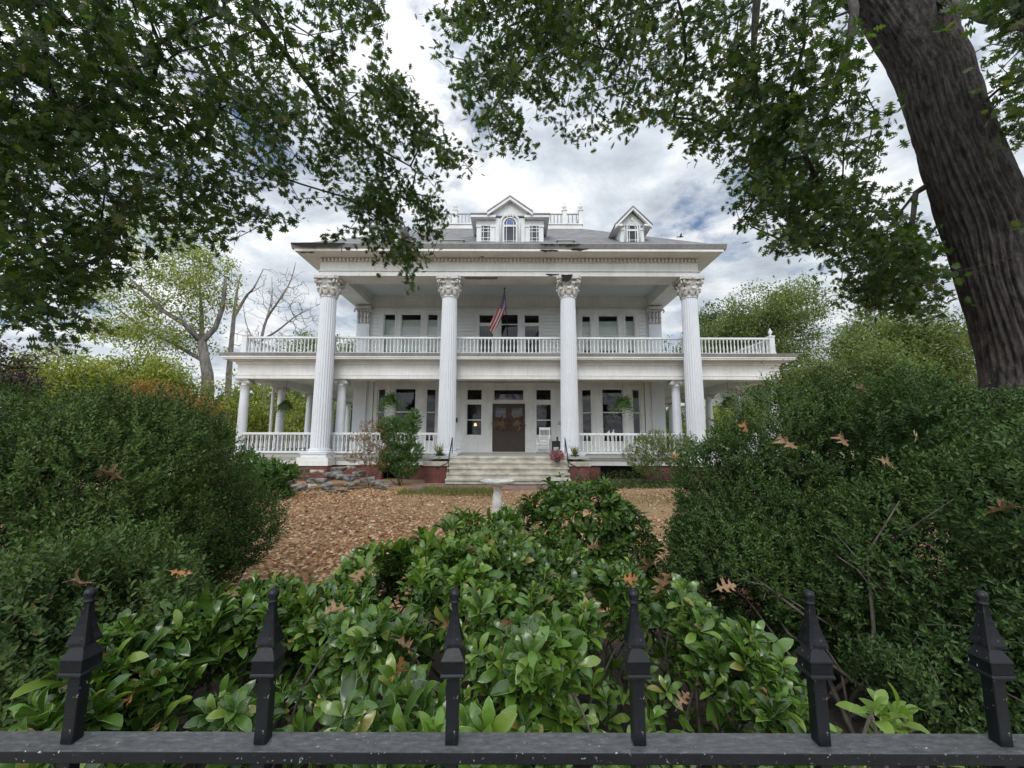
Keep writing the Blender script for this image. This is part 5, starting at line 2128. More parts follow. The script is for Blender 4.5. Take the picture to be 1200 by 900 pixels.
def catmull(pts, rs, n=6):
    P_ = [np.array(p) for p in pts]
    P_ = [2 * P_[0] - P_[1]] + P_ + [2 * P_[-1] - P_[-2]]
    rr_ = [rs[0]] + list(rs) + [rs[-1]]
    out, ro = [], []
    for i in range(1, len(P_) - 2):
        for k in range(n):
            u_ = k / n
            a, b, c_, d_ = P_[i - 1:i + 3]
            out.append(.5 * (2 * b + (c_ - a) * u_ + (2 * a - 5 * b + 4 * c_ - d_) * u_ ** 2 + (3 * b - a - 3 * c_ + d_) * u_ ** 3))
            ro.append(rr_[i] * (1 - u_) + rr_[i + 1] * u_)
    out.append(P_[-2])
    ro.append(rr_[-2])
    return out, ro


def bark_tube(mb, pts, rs, seg=72, seed=0, fade=1.0, n=14):
    c, ro = catmull(pts, rs, n)
    b = len(mb.v)
    mb.tube([tuple(p) for p in c], ro, seg, True, True)
    V = np.array(mb.v[b:])
    C = np.repeat(np.array(c), seg, 0)
    ax = unit(V - C)
    ang = np.tile(np.arange(seg) / seg * 2 * math.pi, len(c))
    st = np.concatenate([[0], np.cumsum(np.linalg.norm(np.diff(np.array(c), axis=0), axis=1))])
    h = np.repeat(st, seg)
    q = np.stack([np.cos(ang) * 1.0, np.sin(ang) * 1.0, h * .42], 1)
    w1 = vnoise(q, 3.0, seed) * .5
    ridge = 1 - np.abs(np.sin(17 * (ang + .22 * w1 + .05 * np.sin(h * 3.1 + 2 * ang)))) ** .7
    ridge2 = 1 - np.abs(np.sin(29 * (ang + .20 * vnoise(q, 4.0, seed + 1) + .03 * np.sin(h * 5.3)))) ** .8
    brk = .5 + .5 * np.sin(h * 9 + 5 * vnoise(q, 5.0, seed + 2) + 3 * np.sin(4 * ang))
    dd = -.048 * ridge * (.55 + .45 * brk) - .026 * ridge2 + .035 * vnoise(q, 1.6, seed + 3) + .010 * vnoise(np.stack([np.cos(ang) * 5, np.sin(ang) * 5, h * 6], 1), 2.0, seed + 4)
    V = V + ax * ((dd + .02) * fade)[:, None]
    mb.v[b:] = [tuple(p) for p in V]


bark_tube(mb, tr_pts + stemB[1:], tr_r[:-1] + [.36, .32, .27, .2], 224, 1)
bark_tube(mb, [tr_pts[-3], tr_pts[-2]] + stemA[1:], [.30, .34, .33, .28, .23, .16], 120, 2, .8)
mb.build('trunk', M['oakbark'], OAKR, normals=False)

# --- trees behind
def pole(x, y, h, r0, lean=(0, 0), n=6, z0=0):
    pts = [(x + lean[0] * (k / n) ** 1.3 + .06 * math.sin(k * 2.1 + x), y + lean[1] * k / n, z0 + h * k / n) for k in range(n + 1)]
    return pts, list(np.linspace(r0, r0 * .45, n + 1)), None


# tall tree with yellow-green leaves, upper left behind the boxwood
def W(px, py, Y):
    a, b = un(px, py, Y)
    return (a, Y, b)


Yt = 27.0
tall_seeds = [([W(243, 505, Yt), W(243, 470, Yt), W(243, 440, Yt), W(240, 425, Yt), W(236, 400, Yt)], [.42, .40, .36, .32, .28], None),
              ([W(236, 402, Yt), W(252, 385, Yt), W(261, 360, Yt), W(264, 325, Yt)], [.2, .17, .14, .08], 1),
              ([W(236, 402, Yt), W(215, 380, Yt - 1), W(190, 365, Yt - 1), W(165, 340, Yt - 1.5), W(143, 320, Yt - 2)], [.18, .15, .12, .09, .05], 1),
              ([W(236, 402, Yt), W(236, 370, Yt + 1), W(234, 345, Yt + 1)], [.16, .12, .07], 1),
              ([W(240, 425, Yt), W(205, 405, Yt + 1), W(165, 385, Yt + 1), W(140, 365, Yt + 1)], [.14, .11, .08, .04], 1)]
cl = []
for px_, py_, rx, rz in ((150, 350, 2.6, 1.3), (200, 310, 2.6, 1.6), (230, 345, 2.2, 1.5), (165, 395, 2.4, 1.0), (215, 395, 2.2, 1.2), (185, 270, 2.2, 1.4), (250, 310, 1.4, 1.4), (120, 385, 1.6, .8)):
    a, b = un(px_, py_, Yt)
    cl.append((a, Yt, b, rx, 2.6, rz))
tree('tall_tree', 'tall thin-leaved yellow-green tree with long bare limbs beyond the boxwood', (W(243, 505, Yt)[0], Yt, 0), tall_seeds, cl, 300, 48, .20, 'yellowleaf', 'palebark', 101, .012, .40)

# bare tree
Yb = 31.0
def limb(pts, r0, r1, att):
    c, _ = catmull(pts, [1] * len(pts), 3)
    return c, list(np.linspace(r0, r1, len(c))), att


bare = [limb([W(265, 515, Yb), W(268, 440, Yb), W(272, 390, Yb), W(276, 350, Yb), W(281, 322, Yb)], .26, .05, None),
        limb([W(274, 372, Yb), W(288, 348, Yb), W(297, 338, Yb - 1), W(308, 316, Yb - 1)], .13, .03, 1),
        limb([W(312, 515, Yb + 2), W(308, 440, Yb + 2), W(305, 400, Yb + 2)], .2, .14, None),
        limb([W(305, 402, Yb + 2), W(312, 375, Yb + 2), W(327, 352, Yb + 1), W(340, 330, Yb + 1), W(346, 308, Yb + 1)], .13, .025, 1),
        limb([W(305, 400, Yb + 2), W(325, 388, Yb + 1.5), W(345, 372, Yb + 1), W(364, 362, Yb)], .10, .025, 1),
        limb([W(312, 375, Yb + 2), W(318, 350, Yb + 3), W(318, 325, Yb + 3)], .08, .02, 1),
        limb([W(306, 420, Yb + 2), W(296, 398, Yb + 2.5), W(288, 380, Yb + 3), W(284, 356, Yb + 3)], .09, .02, 1)]
cl = []
for px_, py_, rx, rz in ((325, 335, 2.4, 2.0), (345, 360, 1.8, 1.8), (300, 350, 1.6, 1.6), (290, 395, 1.6, 1.2), (335, 395, 2.0, 1.0)):
    a, b = un(px_, py_, Yb)
    cl.append((a, Yb + 1, b, rx, 1.8, rz))
tree('bare_tree', 'leafless grey tree with spreading bare branches beside the mansion', (W(265, 505, Yb)[0], Yb, 0), bare, cl, 480, 0, .1, 'paleleaf', 'deadbark', 103, .012, bend=.07, step=.7)


def clump_tree(name, label, px, py_top, py_bot, half, Y, leafmat, seed, n=240, lp=30, ls=.24, bark='palebark', cr=.45, nclump=9, group=None, trunk_r=.22, depth=None, base_px=None):
    r2 = random.Random(seed)
    xc, zt = un(px, py_top, Y)
    _, zb = un(px, py_bot, Y)
    hw = half / FPX * Y
    hz = (zt - zb) / 2
    cl = []
    for k in range(nclump):
        a = r2.uniform(-1, 1)
        hgt = math.sqrt(max(0, 1 - a * a)) * r2.uniform(-.8, .72)
        s = r2.uniform(.28, .46)
        cl.append((xc + a * hw * .8, Y + r2.uniform(-.6, .6) * (depth or hw * .8), zb + hz * (1 + hgt) , max(hw * s, .3), max(hw * s, .3), max(hz * s * 1.1, .25)))
    cl.append((xc, Y, zb + hz, hw * .5, hw * .5, hz * .75))
    bx_ = un(base_px, 513, Y)[0] if base_px else xc
    seeds_ = [pole(bx_, Y, max(zb + hz * .8, .6), trunk_r, (xc - bx_, 0))]
    return tree(name, label, (bx_, Y, 0), seeds_, cl, n, int(lp * 1.5), ls * .88, leafmat, bark, seed, .012, cr * .72, group)


GR = 'yellow-green trees beyond the boxwood'
clump_tree('leafy_tree', 'wide yellow-green tree beyond the boxwood near the dark purple shrub', 75, 398, 500, 85, 22, 'yellowleaf', 111, 360, 30, .20, group=GR)
clump_tree('leafy_tree', 'yellow-green tree spreading behind the orange maple', 165, 402, 500, 85, 25, 'yellowleaf', 112, 360, 30, .22, group=GR)
clump_tree('leafy_tree', 'yellow-green tree right behind the corner column of the porch', 285, 425, 545, 60, 27, 'yellowleaf', 113, 260, 30, .22, group=GR)
clump_tree('leafy_tree', 'green tree seen through the side porch columns', 350, 440, 545, 62, 34, 'yellowleaf', 114, 260, 30, .26, group=GR)
clump_tree('leafy_tree', 'deeper green tree showing low through the side porch', 400, 455, 530, 40, 36, 'midleaf', 115, 140, 28, .26, group=GR)
clump_tree('orange_maple', 'orange maple with layered fine foliage rising over the boxwood', 197, 446, 500, 48, 15, 'orangeleaf', 121, 220, 30, .085, cr=.18, nclump=10, trunk_r=.07)
clump_tree('golden_shrub', 'golden orange shrub glowing low behind the side porch railing', 335, 502, 545, 40, 33, 'orangeleaf', 122, 120, 30, .2, cr=.3, trunk_r=.06)
clump_tree('purple_plum', 'dark purple-leaved plum at the picture edge above the boxwood', 2, 392, 480, 40, 8.5, 'purpleleaf', 123, 120, 30, .075, 'twig', .16, trunk_r=.06)
GF = 'distant trees behind the mansion'
clump_tree('distant_tree', 'far green treetop over the balcony rail next to the bare tree', 375, 374, 500, 60, 62, 'paleleaf', 131, 200, 30, .5, cr=1.0, group=GF)
clump_tree('distant_tree', 'far treetop between the corner column and the pilaster', 435, 384, 500, 50, 64, 'paleleaf', 132, 160, 30, .5, cr=1.0, group=GF)
clump_tree('distant_tree', 'far loose treetop just inside the last portico column', 780, 382, 500, 40, 55, 'midleaf', 133, 120, 28, .42, cr=.9, group=GF)
clump_tree('broad_tree', 'broad rounded green tree behind the end of the balcony railing', 905, 322, 490, 92, 34, 'paleleaf', 141, 640, 40, .25, cr=.6, nclump=14, base_px=922)
clump_tree('broad_tree', 'dense green tree filling the gap behind the last portico column', 845, 346, 500, 45, 40, 'midleaf', 142, 320, 40, .30, cr=.6)
GG = 'leafy trees in front of the leaning trunk'
clump_tree('garden_tree', 'pale feathery tree drooping over the far end of the evergreen shrub', 990, 408, 490, 74, 10.5, 'paleleaf', 143, 360, 34, .085, 'twig', .22, 12, trunk_r=.09)
clump_tree('garden_tree', 'bright green tree with open branches close to the leaning trunk', 1075, 350, 470, 75, 11.5, 'paleleaf', 144, 420, 36, .10, 'twig', .26, 12, trunk_r=.1)
clump_tree('garden_tree', 'dark shaded tree half hidden behind the leaning trunk', 1190, 330, 480, 80, 12.5, 'midleaf', 145, 260, 30, .12, 'twig', .3, 10, trunk_r=.12)
clump_tree('garden_tree', 'light green tree seen past the porch end above the white neighbour gable', 1010, 365, 480, 60, 19, 'paleleaf', 146, 260, 30, .16, 'palebark', .35, 10, trunk_r=.12)
clump_tree('garden_shrub', 'yellow-green shrubbery glimpsed under the far end of the porch', 850, 478, 530, 60, 31, 'yellowleaf', 148, 220, 30, .22, trunk_r=.06)
clump_tree('garden_shrub', 'green shrub seen low between the last columns of the porch', 800, 480, 530, 30, 33, 'midleaf', 149, 120, 30, .24, trunk_r=.06)
# bare twigs near the porch end
clump_tree('twiggy_shrub', 'thin twiggy shrub with few leaves at the end of the porch', 890, 432, 500, 26, 10, 'paleleaf', 147, 110, 4, .06, 'deadbark', .12, 6, trunk_r=.02)
# woods closing the view
r = np.random.default_rng(150)
n = 26000
th = r.uniform(-1.25, 1.25, n)
rad_ = r.uniform(72, 100, n)
hgt = 6.5 + 2.5 * np.sin(th * 9) + 1.5 * np.sin(th * 23 + 1)
Pw = np.stack([rad_ * np.sin(th), rad_ * np.cos(th), hgt * r.random(n) ** .8], 1)
tag(scatter('far_woods', M['midleaf'], T_SIMPLE, Pw, r.normal(size=(n, 3)), r.normal(size=(n, 3)) + np.array([0, -.4, .8]), r.uniform(.9, 1.7, n)), kind='stuff')

# ================================================================== SHRUBS AT THE HOUSE
def small_shrub(name, label, cat, loc, lobes, n, mat, seed, ls, slen=.12, nl=9, trunks=None, hole=.1):
    return evergreen(name, label, cat, loc, lobes, n, M[mat], seed, ls, slen, nl, hole, trunks=trunks or [(loc[0], loc[1])])


def lob(px, py, Y, rpx, rz=None):
    a, b = un(px, py, Y)
    s = rpx / FPX * Y
    return (a, Y, b, s, s, (rz or rpx) / FPX * Y)


Ys = 14.2
small_shrub('topiary_shrub', 'green shrub clipped in loose puffs, in front of the porch railing', 'shrub', (un(470, 560, Ys)[0], Ys, 0),
            [lob(466, 510, Ys, 19), lob(484, 494, Ys, 8, 14), lob(462, 533, Ys, 18, 12), lob(484, 530, Ys, 10), lob(474, 548, Ys, 15, 12), lob(452, 545, Ys, 9), lob(458, 500, Ys, 14, 12)], 2000, 'fern', 161, .055, .14, 9, hole=.35)
small_shrub('foundation_shrub', 'rounded many-stemmed green shrub below the far porch railing', 'shrub', (un(765, 560, Ys)[0], Ys, 0),
            [lob(765, 527, Ys, 24, 16), lob(748, 535, Ys, 15), lob(788, 528, Ys, 18, 18), lob(770, 515, Ys, 22, 9), lob(805, 520, Ys, 12), lob(760, 548, Ys, 16, 8)], 1000, 'paleleaf', 162, .055, .15, 8, trunks=[(un(760, 560, Ys)[0], Ys), (un(775, 560, Ys)[0], Ys)], hole=.25)
small_shrub('laceleaf_maple', 'tan weeping laceleaf maple beside the clipped green shrub', 'small tree', (un(437, 555, 14.0)[0], 14.0, 0),
            [lob(440, 500, 14, 17, 7), lob(425, 513, 14, 14, 6), lob(440, 525, 14, 20, 6), lob(418, 535, 14, 13, 6), lob(440, 542, 14, 18, 6), lob(455, 510, 14, 10, 6)], 560, 'tanleaf', 163, .05, .12, 8, hole=.45)
small_shrub('leafy_bush', 'bright green broadleaf bush between the boxwood and the porch skirt', 'bush', (un(300, 570, 11.0)[0], 11.0, 0),
            [lob(296, 565, 11, 22), lob(318, 558, 11, 18), lob(336, 556, 11, 13, 10), lob(290, 545, 11, 14), lob(325, 580, 11, 14), lob(280, 580, 11, 18)], 500, 'fern', 164, .11, .2, 7, hole=.2)
r = np.random.default_rng(165)
n = 5200
X = r.uniform(un(688, 560, 14.6)[0], un(830, 560, 14.6)[0], n)
Y = r.uniform(13.3, 15.9, n)
tag(scatter('ground_cover', M['boxleaf'], T_SIMPLE, np.stack([X, Y, r.random(n) ** 1.5 * (.12 + .28 * (Y > 15.2))], 1), r.normal(size=(n, 3)), np.array([0, -.3, 1.0]) + r.normal(size=(n, 3)) * .5, r.uniform(.05, .1, n)), kind='stuff')

# ================================================================== OBJECTS IN THE YARD
bx, by = un(583, 563, 7.2)[0], 7.2
BB = thing('birdbath', 'weathered grey birdbath with a scalloped bowl in the middle of the yard', 'birdbath', (bx, by, 0))
m = MB()
zt = un(583, 563, 7.2)[1]
m.lathe([(.02, zt - .10), (.10, zt - .10), (.17, zt - .075), (.27, zt - .03), (.29, zt), (.275, zt + .004), (.22, zt - .025), (.05, zt - .045), (.001, zt - .045)], bx, by, 40, True, lambda i: 1 + .035 * math.cos(i * 2 * math.pi / 5))
m.build('bowl', M['stonew'], BB)
m = MB()
m.lathe([(.17, -.03), (.17, .04), (.14, .06), (.12, .10), (.095, .16), (.075, .24), (.085, .36), (.095, .44), (.075, zt - .26), (.06, zt - .18), (.07, zt - .13), (.10, zt - .098)], bx, by, 20)
m.build('pedestal', M['stonew'], BB)

# stones
r2 = random.Random(17)


def stone(x, y, z, sx, sy, sz, mat, lab, rot):
    bm = bmesh.new()
    bmesh.ops.create_icosphere(bm, subdivisions=3, radius=1)
    ph = [r2.uniform(0, 6) for _ in range(6)]
    for v in bm.verts:
        c = v.co
        d = 1 + .16 * math.sin(2.3 * c.x + ph[0]) * math.sin(2.7 * c.y + ph[1]) + .10 * math.sin(5 * c.x + ph[2] + 3 * c.z) + .07 * math.sin(7 * c.y + ph[3])
        v.co = Vector((max(-.8, min(.8, c.x)) * d * sx, max(-.8, min(.8, c.y)) * d * sy, max(-.62, min(.55 + .1 * c.x, c.z)) * d * sz))
    me = bpy.data.meshes.new('border_stone')
    bm.to_mesh(me)
    bm.free()
    o = link_mesh('border_stone', me, None, [mat])
    o.location = (x, y, z)
    o.rotation_euler = (r2.uniform(-.15, .15), r2.uniform(-.15, .15), rot)
    tag(o, lab, 'stone', 'stones of the low rock border')


for i, (px_, py_, w_, h_) in enumerate([(338, 566, 22, 7), (352, 560, 20, 6), (372, 564, 24, 8), (390, 556, 22, 8), (404, 560, 24, 10), (420, 556, 18, 9), (430, 563, 20, 8), (350, 571, 20, 6), (366, 570, 16, 6), (384, 570, 20, 7), (412, 568, 20, 6), (442, 566, 16, 6), (396, 550, 18, 6), (372, 553, 18, 5), (355, 551, 16, 5), (325, 572, 18, 6), (412, 548, 12, 6), (452, 569, 14, 5), (340, 578, 20, 5), (395, 578, 24, 4)]):
    Yq = 14.4 - (py_ - 550) * .075
    a, b = un(px_, py_, Yq)
    tan = i in (8, 13, 16)
    labs = {8: 'tan rounded boulder at the front of the low rock border', 13: 'tan flat stone at the back of the rock border', 16: 'small upright tan stone topping the rock border',
            19: 'flat grey slab lying apart in front of the rock border'}
    stone(a, Yq, max(b, .06), w_ / 2 / FPX * Yq * 1.05, w_ / 2.6 / FPX * Yq * 1.05, h_ / 2 / FPX * Yq * 1.15, M['stonet'] if tan else M['stone'], labs.get(i, 'grey slate stone in the low rock border below the porch'), r2.uniform(0, 3))


# fronds
def frond_plant(name, label, cat, c, n, length, mat, seed, up=.6, width=.18, hang=None, pot=None, group=None, leaflets=True, lsize=.07):
    root = thing(name, label, cat, tuple(c), group)
    r = np.random.default_rng(seed)
    P, D, N, SZ = [], [], [], []
    for k in range(n):
        az = r.uniform(0, 6.28)
        dr = r.uniform(.35, 1.7)
        el = r.uniform(-.15, 1.15) * up
        L = length * r.uniform(.7, 1.15)
        h = np.array([math.cos(az), math.sin(az), 0])
        pts = []
        for q in range(9):
            t_ = q / 8
            pts.append(np.array(c) + h * L * t_ * math.cos(el) + np.array([0, 0, 1]) * (L * t_ * math.sin(el) - dr * .75 * L * t_ * t_))
        pts = np.array(pts)
        for q in range(1, 9):
            tg = unit(pts[q] - pts[q - 1])
            side = unit(np.cross(tg, [0, 0, 1.0]) + 1e-6)
            for s in (-1, 1):
                P.append(pts[q])
                D.append(unit(side * s + tg * .6 + r.normal(size=3) * .1))
                N.append(unit(np.cross(side, tg) + r.normal(size=3) * .2))
                SZ.append(lsize * (1.15 - .7 * q / 8))
    scatter('fronds', M[mat], T_SIMPLE, P, D, N, SZ, parent=root)
    if pot:
        m_ = MB()
        pr, pz = pot
        m_.lathe([(pr * .65, c[2] - pz), (pr * .9, c[2] - pz * .5), (pr, c[2] - .01), (pr * 1.08, c[2]), (pr * .9, c[2] + .005), (.001, c[2] - .01)], c[0], c[1], 16)
        m_.build('pot', M['terracotta'], root)
    if hang:
        m_ = MB()
        for k in range(3):
            a = k * 2.094
            m_.tube([(c[0] + .13 * math.cos(a), c[1] + .13 * math.sin(a), c[2]), (c[0], c[1], c[2] + .42)], .006, 4)
        m_.tube([(c[0], c[1], c[2] + .42), (c[0], c[1], hang)], .006, 4)
        m_.build('hanger', M['iron'], root)
    return root


GFN = 'hanging ferns along the porch'
for px_, py_, Yf, lab, mt, ln in ((334, 478, 17.3, 'dark hanging fern in the side porch by the corner column', 'midleaf', .36), (457, 472, 17.0, 'hanging fern above the clipped green shrub', 'fern', .52),
                                  (730, 474, 17.0, 'bright hanging fern in front of the bay window pane', 'fern', .52), (854, 474, 17.0, 'dark hanging fern at the porch end over the evergreen shrub', 'midleaf', .46)):
    a, b = un(px_, py_, Yf)
    frond_plant('hanging_fern', lab, 'fern', (a, Yf, b + .08), 130, ln * 1.25, mt, int(px_), 1.1, lsize=.105, pot=(.15, .18), hang=4.24, group=GFN)
# plants on the piers and the pink one on the step
a, b = un(515, 529, 15.5)
frond_plant('potted_plant', 'yellow-green trailing potted plant on the pier by the clipped shrub', 'potted plant', (a + .02, 15.45, .95), 40, .34, 'fern', 201, 1.1, pot=(.13, .205), lsize=.06)
rt_ = bpy.data.objects['potted_plant']
r = np.random.default_rng(5)
scatter('spikes', M['grassy'], T_BLADE, np.tile([[a + .02, 15.45, .95]], (26, 1)), r.normal(size=(26, 3)) * np.array([.4, .4, .1]) + np.array([0, 0, 1.0]), r.normal(size=(26, 3)) * np.array([1, 1, .1]), r.uniform(.35, .65, 26), parent=rt_)
a, b = un(673.5, 530, 15.5)
frond_plant('potted_plant', 'spiky yellow-green plant in a dark round bowl on the pier', 'potted plant', (a, 15.45, .955), 14, .18, 'fern', 202, 1.1, pot=(.16, .21), lsize=.05)
rt_ = bpy.data.objects['potted_plant.001']
scatter('spikes', M['grassy'], T_BLADE, np.tile([[a, 15.45, .95]], (50, 1)), r.normal(size=(50, 3)) * np.array([.45, .45, .1]) + np.array([0, 0, 1.0]), r.normal(size=(50, 3)) * np.array([1, 1, .1]), r.uniform(.28, .5, 50), parent=rt_)
a, b = un(653, 540, 14.9)
PF = thing('pink_flowers', 'bushy pink flowering plant in a low pot at the top of the steps', 'flower pot', (a, 14.85, .76))
r = np.random.default_rng(8)
n = 700
u = unit(r.normal(size=(n, 3))) * (r.random(n) ** .4)[:, None]
scatter('blossom', M['pinkleaf'], T_SIMPLE, np.array([a, 14.85, .98]) + u * np.array([.25, .22, .17]), u + r.normal(size=(n, 3)) * .3, r.normal(size=(n, 3)), r.uniform(.04, .08, n), parent=PF)
m = MB()
m.lathe([(.08, .755), (.13, .88), (.14, .93), (.001, .92)], a, 14.85, 14)
m.build('pot', M['terracotta'], PF)

# rocking chair
cxr, cyr = un(637, 520, 18.3)[0], 18.3
RC = thing('rocking_chair', 'white slatted porch rocking chair beside the front door', 'chair', (cxr, cyr, FZ))
RT = Matrix.Translation((cxr, cyr, FZ)) @ Matrix.Rotation(R(-14), 4, 'Z')


def rc(name, fn, label=None):
    m_ = MB()
    m_.T = RT
    fn(m_)
    return m_.build(name, M['whitechair'], RC)


rc('seat', lambda m_: [m_.box(-.25, .25, -.25, .22, .40, .43)] + [m_.box(-.25 + .072 * k, -.19 + .072 * k, -.26, .22, .43, .445) for k in range(7)])
for s in (-1, 1):
    rc('rocker', lambda m_: m_.tube([(s * .25, -.48, .10), (s * .25, -.3, .045), (s * .25, 0, .022), (s * .25, .3, .05), (s * .25, .52, .12)], .022, 6))
    rc('leg', lambda m_: m_.tube([(s * .25, -.22, .04), (s * .25, -.22, .42), (s * .25, -.23, .62)], .022, 6))
    rc('leg', lambda m_: m_.tube([(s * .23, .2, .04), (s * .23, .2, .45)], .022, 6))
    rc('back_post', lambda m_: m_.tube([(s * .23, .2, .42), (s * .23, .28, .80), (s * .23, .38, 1.14)], .022, 6))
    rc('armrest', lambda m_: m_.box(s * .27 - .05, s * .27 + .05, -.30, .26, .62, .645))
rc('head_rail', lambda m_: [m_.box(-.25, .25, .34, .38, 1.02, 1.13)])
rc('backrest', lambda m_: [m_.tube([(-.18 + .06 * k, .21, .46), (-.18 + .06 * k, .275, .78), (-.18 + .06 * k, .355, 1.03)], .014, 5) for k in range(7)] + [m_.box(-.22, .22, .22, .25, .50, .56)])
rc('stretcher', lambda m_: [m_.tube([(-.25, -.22, .22), (.25, -.22, .22)], .014, 5), m_.tube([(-.25, -.22, .30), (.25, -.22, .30)], .014, 5)])
# black side table
cxt = un(651.5, 520, 18.5)[0]
ST = thing('side_table', 'small black side table between the rocking chair and the column', 'table', (cxt, 18.5, FZ))
m = MB()
m.box(cxt - .18, cxt + .18, 18.32, 18.68, FZ + .50, FZ + .53)
m.build('tabletop', M['black'], ST)
for sx in (-1, 1):
    for sy in (-1, 1):
        m = MB()
        m.box(cxt + sx * .15 - .02, cxt + sx * .15 + .02, 18.5 + sy * .15 - .02, 18.5 + sy * .15 + .02, FZ, FZ + .50)
        m.build('leg', M['black'], ST)
m = MB()
m.box(cxt - .15, cxt + .15, 18.36, 18.64, FZ + .27, FZ + .499)
m.build('drawer', M['black'], ST)
LN = thing('lantern', 'small black lantern standing on the side table', 'lantern', (cxt + .06, 18.45, FZ + .53))
m = MB()
m.lathe([(.05, FZ + .53), (.05, FZ + .55), (.04, FZ + .56), (.045, FZ + .68), (.03, FZ + .71), (.01, FZ + .74)], cxt + .06, 18.45, 10)
m.build('body', M['black'], LN)
# wreaths
for i, (xd, lab) in enumerate(((-.54, 'dried-flower wreath on the door leaf nearer the lit lamp'), (.23, 'dried-flower wreath on the door leaf nearer the rocking chair'))):
    n = 420
    r = np.random.default_rng(300 + i)
    an = r.uniform(0, 6.28, n)
    rr_ = .23 + r.normal(size=n) * .055
    P = np.stack([xd + rr_ * np.cos(an), WY - .06 - r.random(n) * .06, 2.26 + rr_ * np.sin(an) * .85], 1)
    rad_ = np.stack([np.cos(an), r.normal(size=n) * .5 - .3, np.sin(an)], 1)
    o = scatter('door_wreath', M['wreath'], T_SIMPLE, P, rad_ + r.normal(size=(n, 3)) * .5, r.normal(size=(n, 3)), r.uniform(.06, .13, n))
    tag(o, lab, 'wreath', 'dried wreaths on the double door')
# lit table lamp inside the sidelight
lx, lz = un(557, 498, 20.0)
TL = thing('table_lamp', 'small lit table lamp glowing orange inside the window beside the door', 'lamp', (lx, 20.0, 1.65))
m = MB()
m.lathe([(.075, lz - .05), (.045, lz + .08)], lx, 20.0, 14)
m.build('lamp_shade', M['lampglow'], TL)
m = MB()
m.lathe([(.06, 1.66), (.06, 1.68), (.02, 1.70), (.035, 1.76), (.015, 1.84), (.015, lz)], lx, 20.0, 10)
m.build('base', M['door'], TL)
m = MB()
SBT = thing('console_table', 'dark console table behind the sidelight holding the lit lamp', 'table', (lx, 20.0, FZ - .02))
m.box(lx - .45, lx + .45, 19.8, 20.2, 1.61, 1.65)
m.build('tabletop', M['door'], SBT)
for sx in (-1, 1):
    for sy in (-1, 1):
        m = MB()
        m.box(lx + sx * .41 - .02, lx + sx * .41 + .02, 20 + sy * .17 - .02, 20 + sy * .17 + .02, FZ - .02, 1.61)
        m.build('leg', M['door'], SBT)
# white ornaments behind the far railing
for px_, lab in ((713, 'small round white ornament on a stand behind the far railing'), (718.5, 'taller white bird-shaped ornament behind the far railing')):
    a, b = un(px_, 506, 18.2)
    tall = px_ > 715
    o = thing('white_ornament', lab, 'ornament', (a, 18.2, FZ), 'white ornaments on the porch')
    m = MB()
    m.sphere((a, 18.2, b - .04), .055, 10, 8, (1.2, .9, 1))
    m.sphere((a + .03, 18.2, b + (.08 if tall else .03)), .03, 8, 6)
    if tall:
        m.tube([(a, 18.2, b), (a + .02, 18.2, b + .07), (a + .03, 18.2, b + .1)], [.04, .022, .022], 8)
    m.build('figure', M['whitechair'], o)
    m = MB()
    m.lathe([(.15, FZ), (.15, FZ + .03), (.03, FZ + .05), (.03, b - .13), (.12, b - .12), (.12, b - .09)], a, 18.2, 12)
    m.build('stand', M['whitechair'], o)

# flag
FL = thing('american_flag', 'American flag hanging on an angled staff over the balcony', 'flag', (-.30, 19.3, 6.6))
tipx, tipz = un(590.7, 338, 17.3)
A0 = Vector((-.22, 19.34, 6.45))
A1 = Vector((tipx, 17.3, tipz))
m = MB()
m.tube([A0, A1], .018, 8)
m.sphere(A1, .04, 8, 6)
m.build('staff', M['iron'], FL)
nh, nf = 26, 40
V, UV = [], []
for i in range(nh + 1):
    for j in range(nf + 1):
        h, f_ = i / nh, j / nf
        base = A1.lerp(A0, .02 + .32 * h)
        fold = .07 * math.sin(h * 13 + f_ * 2.0) * min(1, f_ * 3)
        gather = 1 - .35 * f_
        hx = (h - .5) * (gather - 1) * .7
        p_ = base + Vector((-.62 * f_ ** 1.25 + fold * .6, hx * .9 + fold, -1.45 * f_ + .10 * h * f_))
        V.append(p_)
        UV.append((f_, h))
F_ = [(i * (nf + 1) + j, i * (nf + 1) + j + 1, (i + 1) * (nf + 1) + j + 1, (i + 1) * (nf + 1) + j) for i in range(nh) for j in range(nf)]


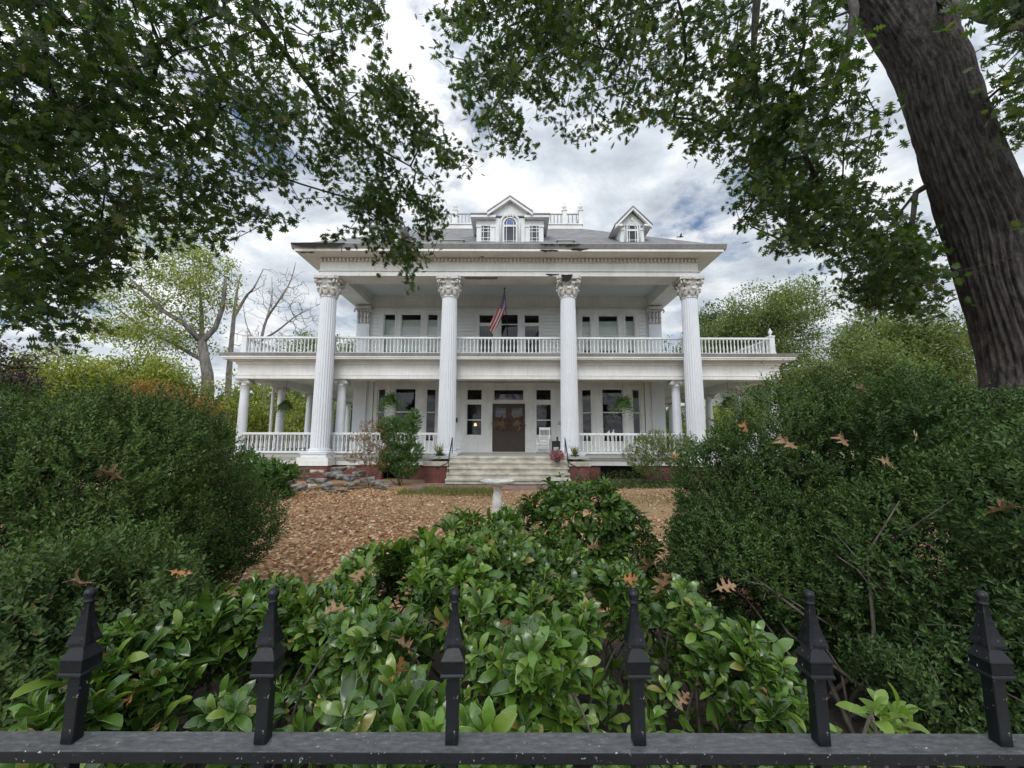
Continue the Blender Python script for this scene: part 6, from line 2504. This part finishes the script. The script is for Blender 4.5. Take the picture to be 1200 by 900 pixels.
def flag_mat():
    m, nt, b = mat_new('flag_cloth')
    uv = nt.nodes.new('ShaderNodeUVMap')
    sp = nt.nodes.new('ShaderNodeSeparateXYZ')
    nt.links.new(uv.outputs[0], sp.inputs[0])

    def mt(op, a, c=None):
        n_ = nd(nt, 'ShaderNodeMath', operation=op)
        for i, x in enumerate((a, c)):
            if x is None:
                continue
            if isinstance(x, (int, float)):
                n_.inputs[i].default_value = x
            else:
                nt.links.new(x, n_.inputs[i])
        return n_.outputs[0]
    u, v = sp.outputs[0], sp.outputs[1]
    stripe = mt('MODULO', mt('FLOOR', mt('MULTIPLY', v, 13)), 2)
    col = mixc(nt, stripe, (0.62, 0.035, 0.05), (0.86, 0.85, 0.85))
    can = mt('MULTIPLY', mt('LESS_THAN', u, .40), mt('LESS_THAN', v, 7 / 13))
    fu = mt('SUBTRACT', mt('FRACT', mt('MULTIPLY', u, 6 / .4)), .5)
    fv = mt('SUBTRACT', mt('FRACT', mt('MULTIPLY', v, 5 * 13 / 7)), .5)
    star_ = mt('LESS_THAN', mt('ADD', mt('MULTIPLY', fu, fu), mt('MULTIPLY', fv, fv)), .05)
    blue = mixc(nt, star_, (0.05, 0.08, 0.30), (0.85, 0.85, 0.86))
    nt.links.new(mixc(nt, can, col, blue), b.inputs['Base Color'])
    b.inputs['Roughness'].default_value = 0.8
    return m


me = bpy.data.meshes.new('flag_cloth')
me.from_pydata([tuple(p_ - ORG[FL.name]) for p_ in V], [], F_)
ul = me.uv_layers.new(name='UVMap')
for lp_ in me.loops:
    ul.data[lp_.index].uv = UV[lp_.vertex_index]
for p_ in me.polygons:
    p_.use_smooth = True
fo = link_mesh('cloth', me, FL, [flag_mat()])
sm = fo.modifiers.new('cloth thickness', 'SOLIDIFY')
sm.thickness = .004

# neighbour building past the porch end
NB = thing('neighbour_house', 'white gabled outbuilding glimpsed past the porch end', 'building', (21, 40, 0))
x0, zt = un(828, 452, 38)
x1, _ = un(930, 452, 38)
zb = un(880, 470, 38)[1]
m = MB()
m.box(x0 + .4, x1, 38.4, 46, 0, zb)
m.build('wall', M['trim'], NB)
m = MB()
m.prism([(x0 - .3, zb), (x1 + .5, zb), (x1 - 1.2, zb + 1.9), ((x0 + x1) / 2 + 1, zb + 2.6)], 37.9, 46.2)
m.build('roof', M['white'], NB)
m = MB()
m.box(x0 - .4, x1 + .6, 37.6, 38.3, zb - .42, zb - .02)
m.build('eave', M['white'], NB)
# bird
bp = pd(797, 277, 26)
BD = MB()
BD.T = Matrix.Translation(bp) @ Matrix.Scale(.62, 4)
BD.sphere((0, 0, 0), .09, 10, 8, (2.0, .8, .8))
BD.sphere((.2, 0, .03), .055, 8, 6)
BD.add([(.08, 0, .02), (-.1, 0, .02), (-.12, .3, .12), (.0, .32, .14), (-.2, .55, .08)], [(0, 1, 2, 3), (3, 2, 4)])
BD.add([(.08, 0, .02), (-.1, 0, .02), (-.12, -.3, .12), (.0, -.32, .14), (-.2, -.55, .08)], [(3, 2, 1, 0), (4, 2, 3)])
BD.add([(-.15, .02, 0), (-.15, -.02, 0), (-.36, -.07, .01), (-.36, .07, .01)], [(0, 1, 2, 3)])
tag(BD.build('flying_bird', M['twig'], normals=False), 'small dark bird flying above the balcony end', 'bird')
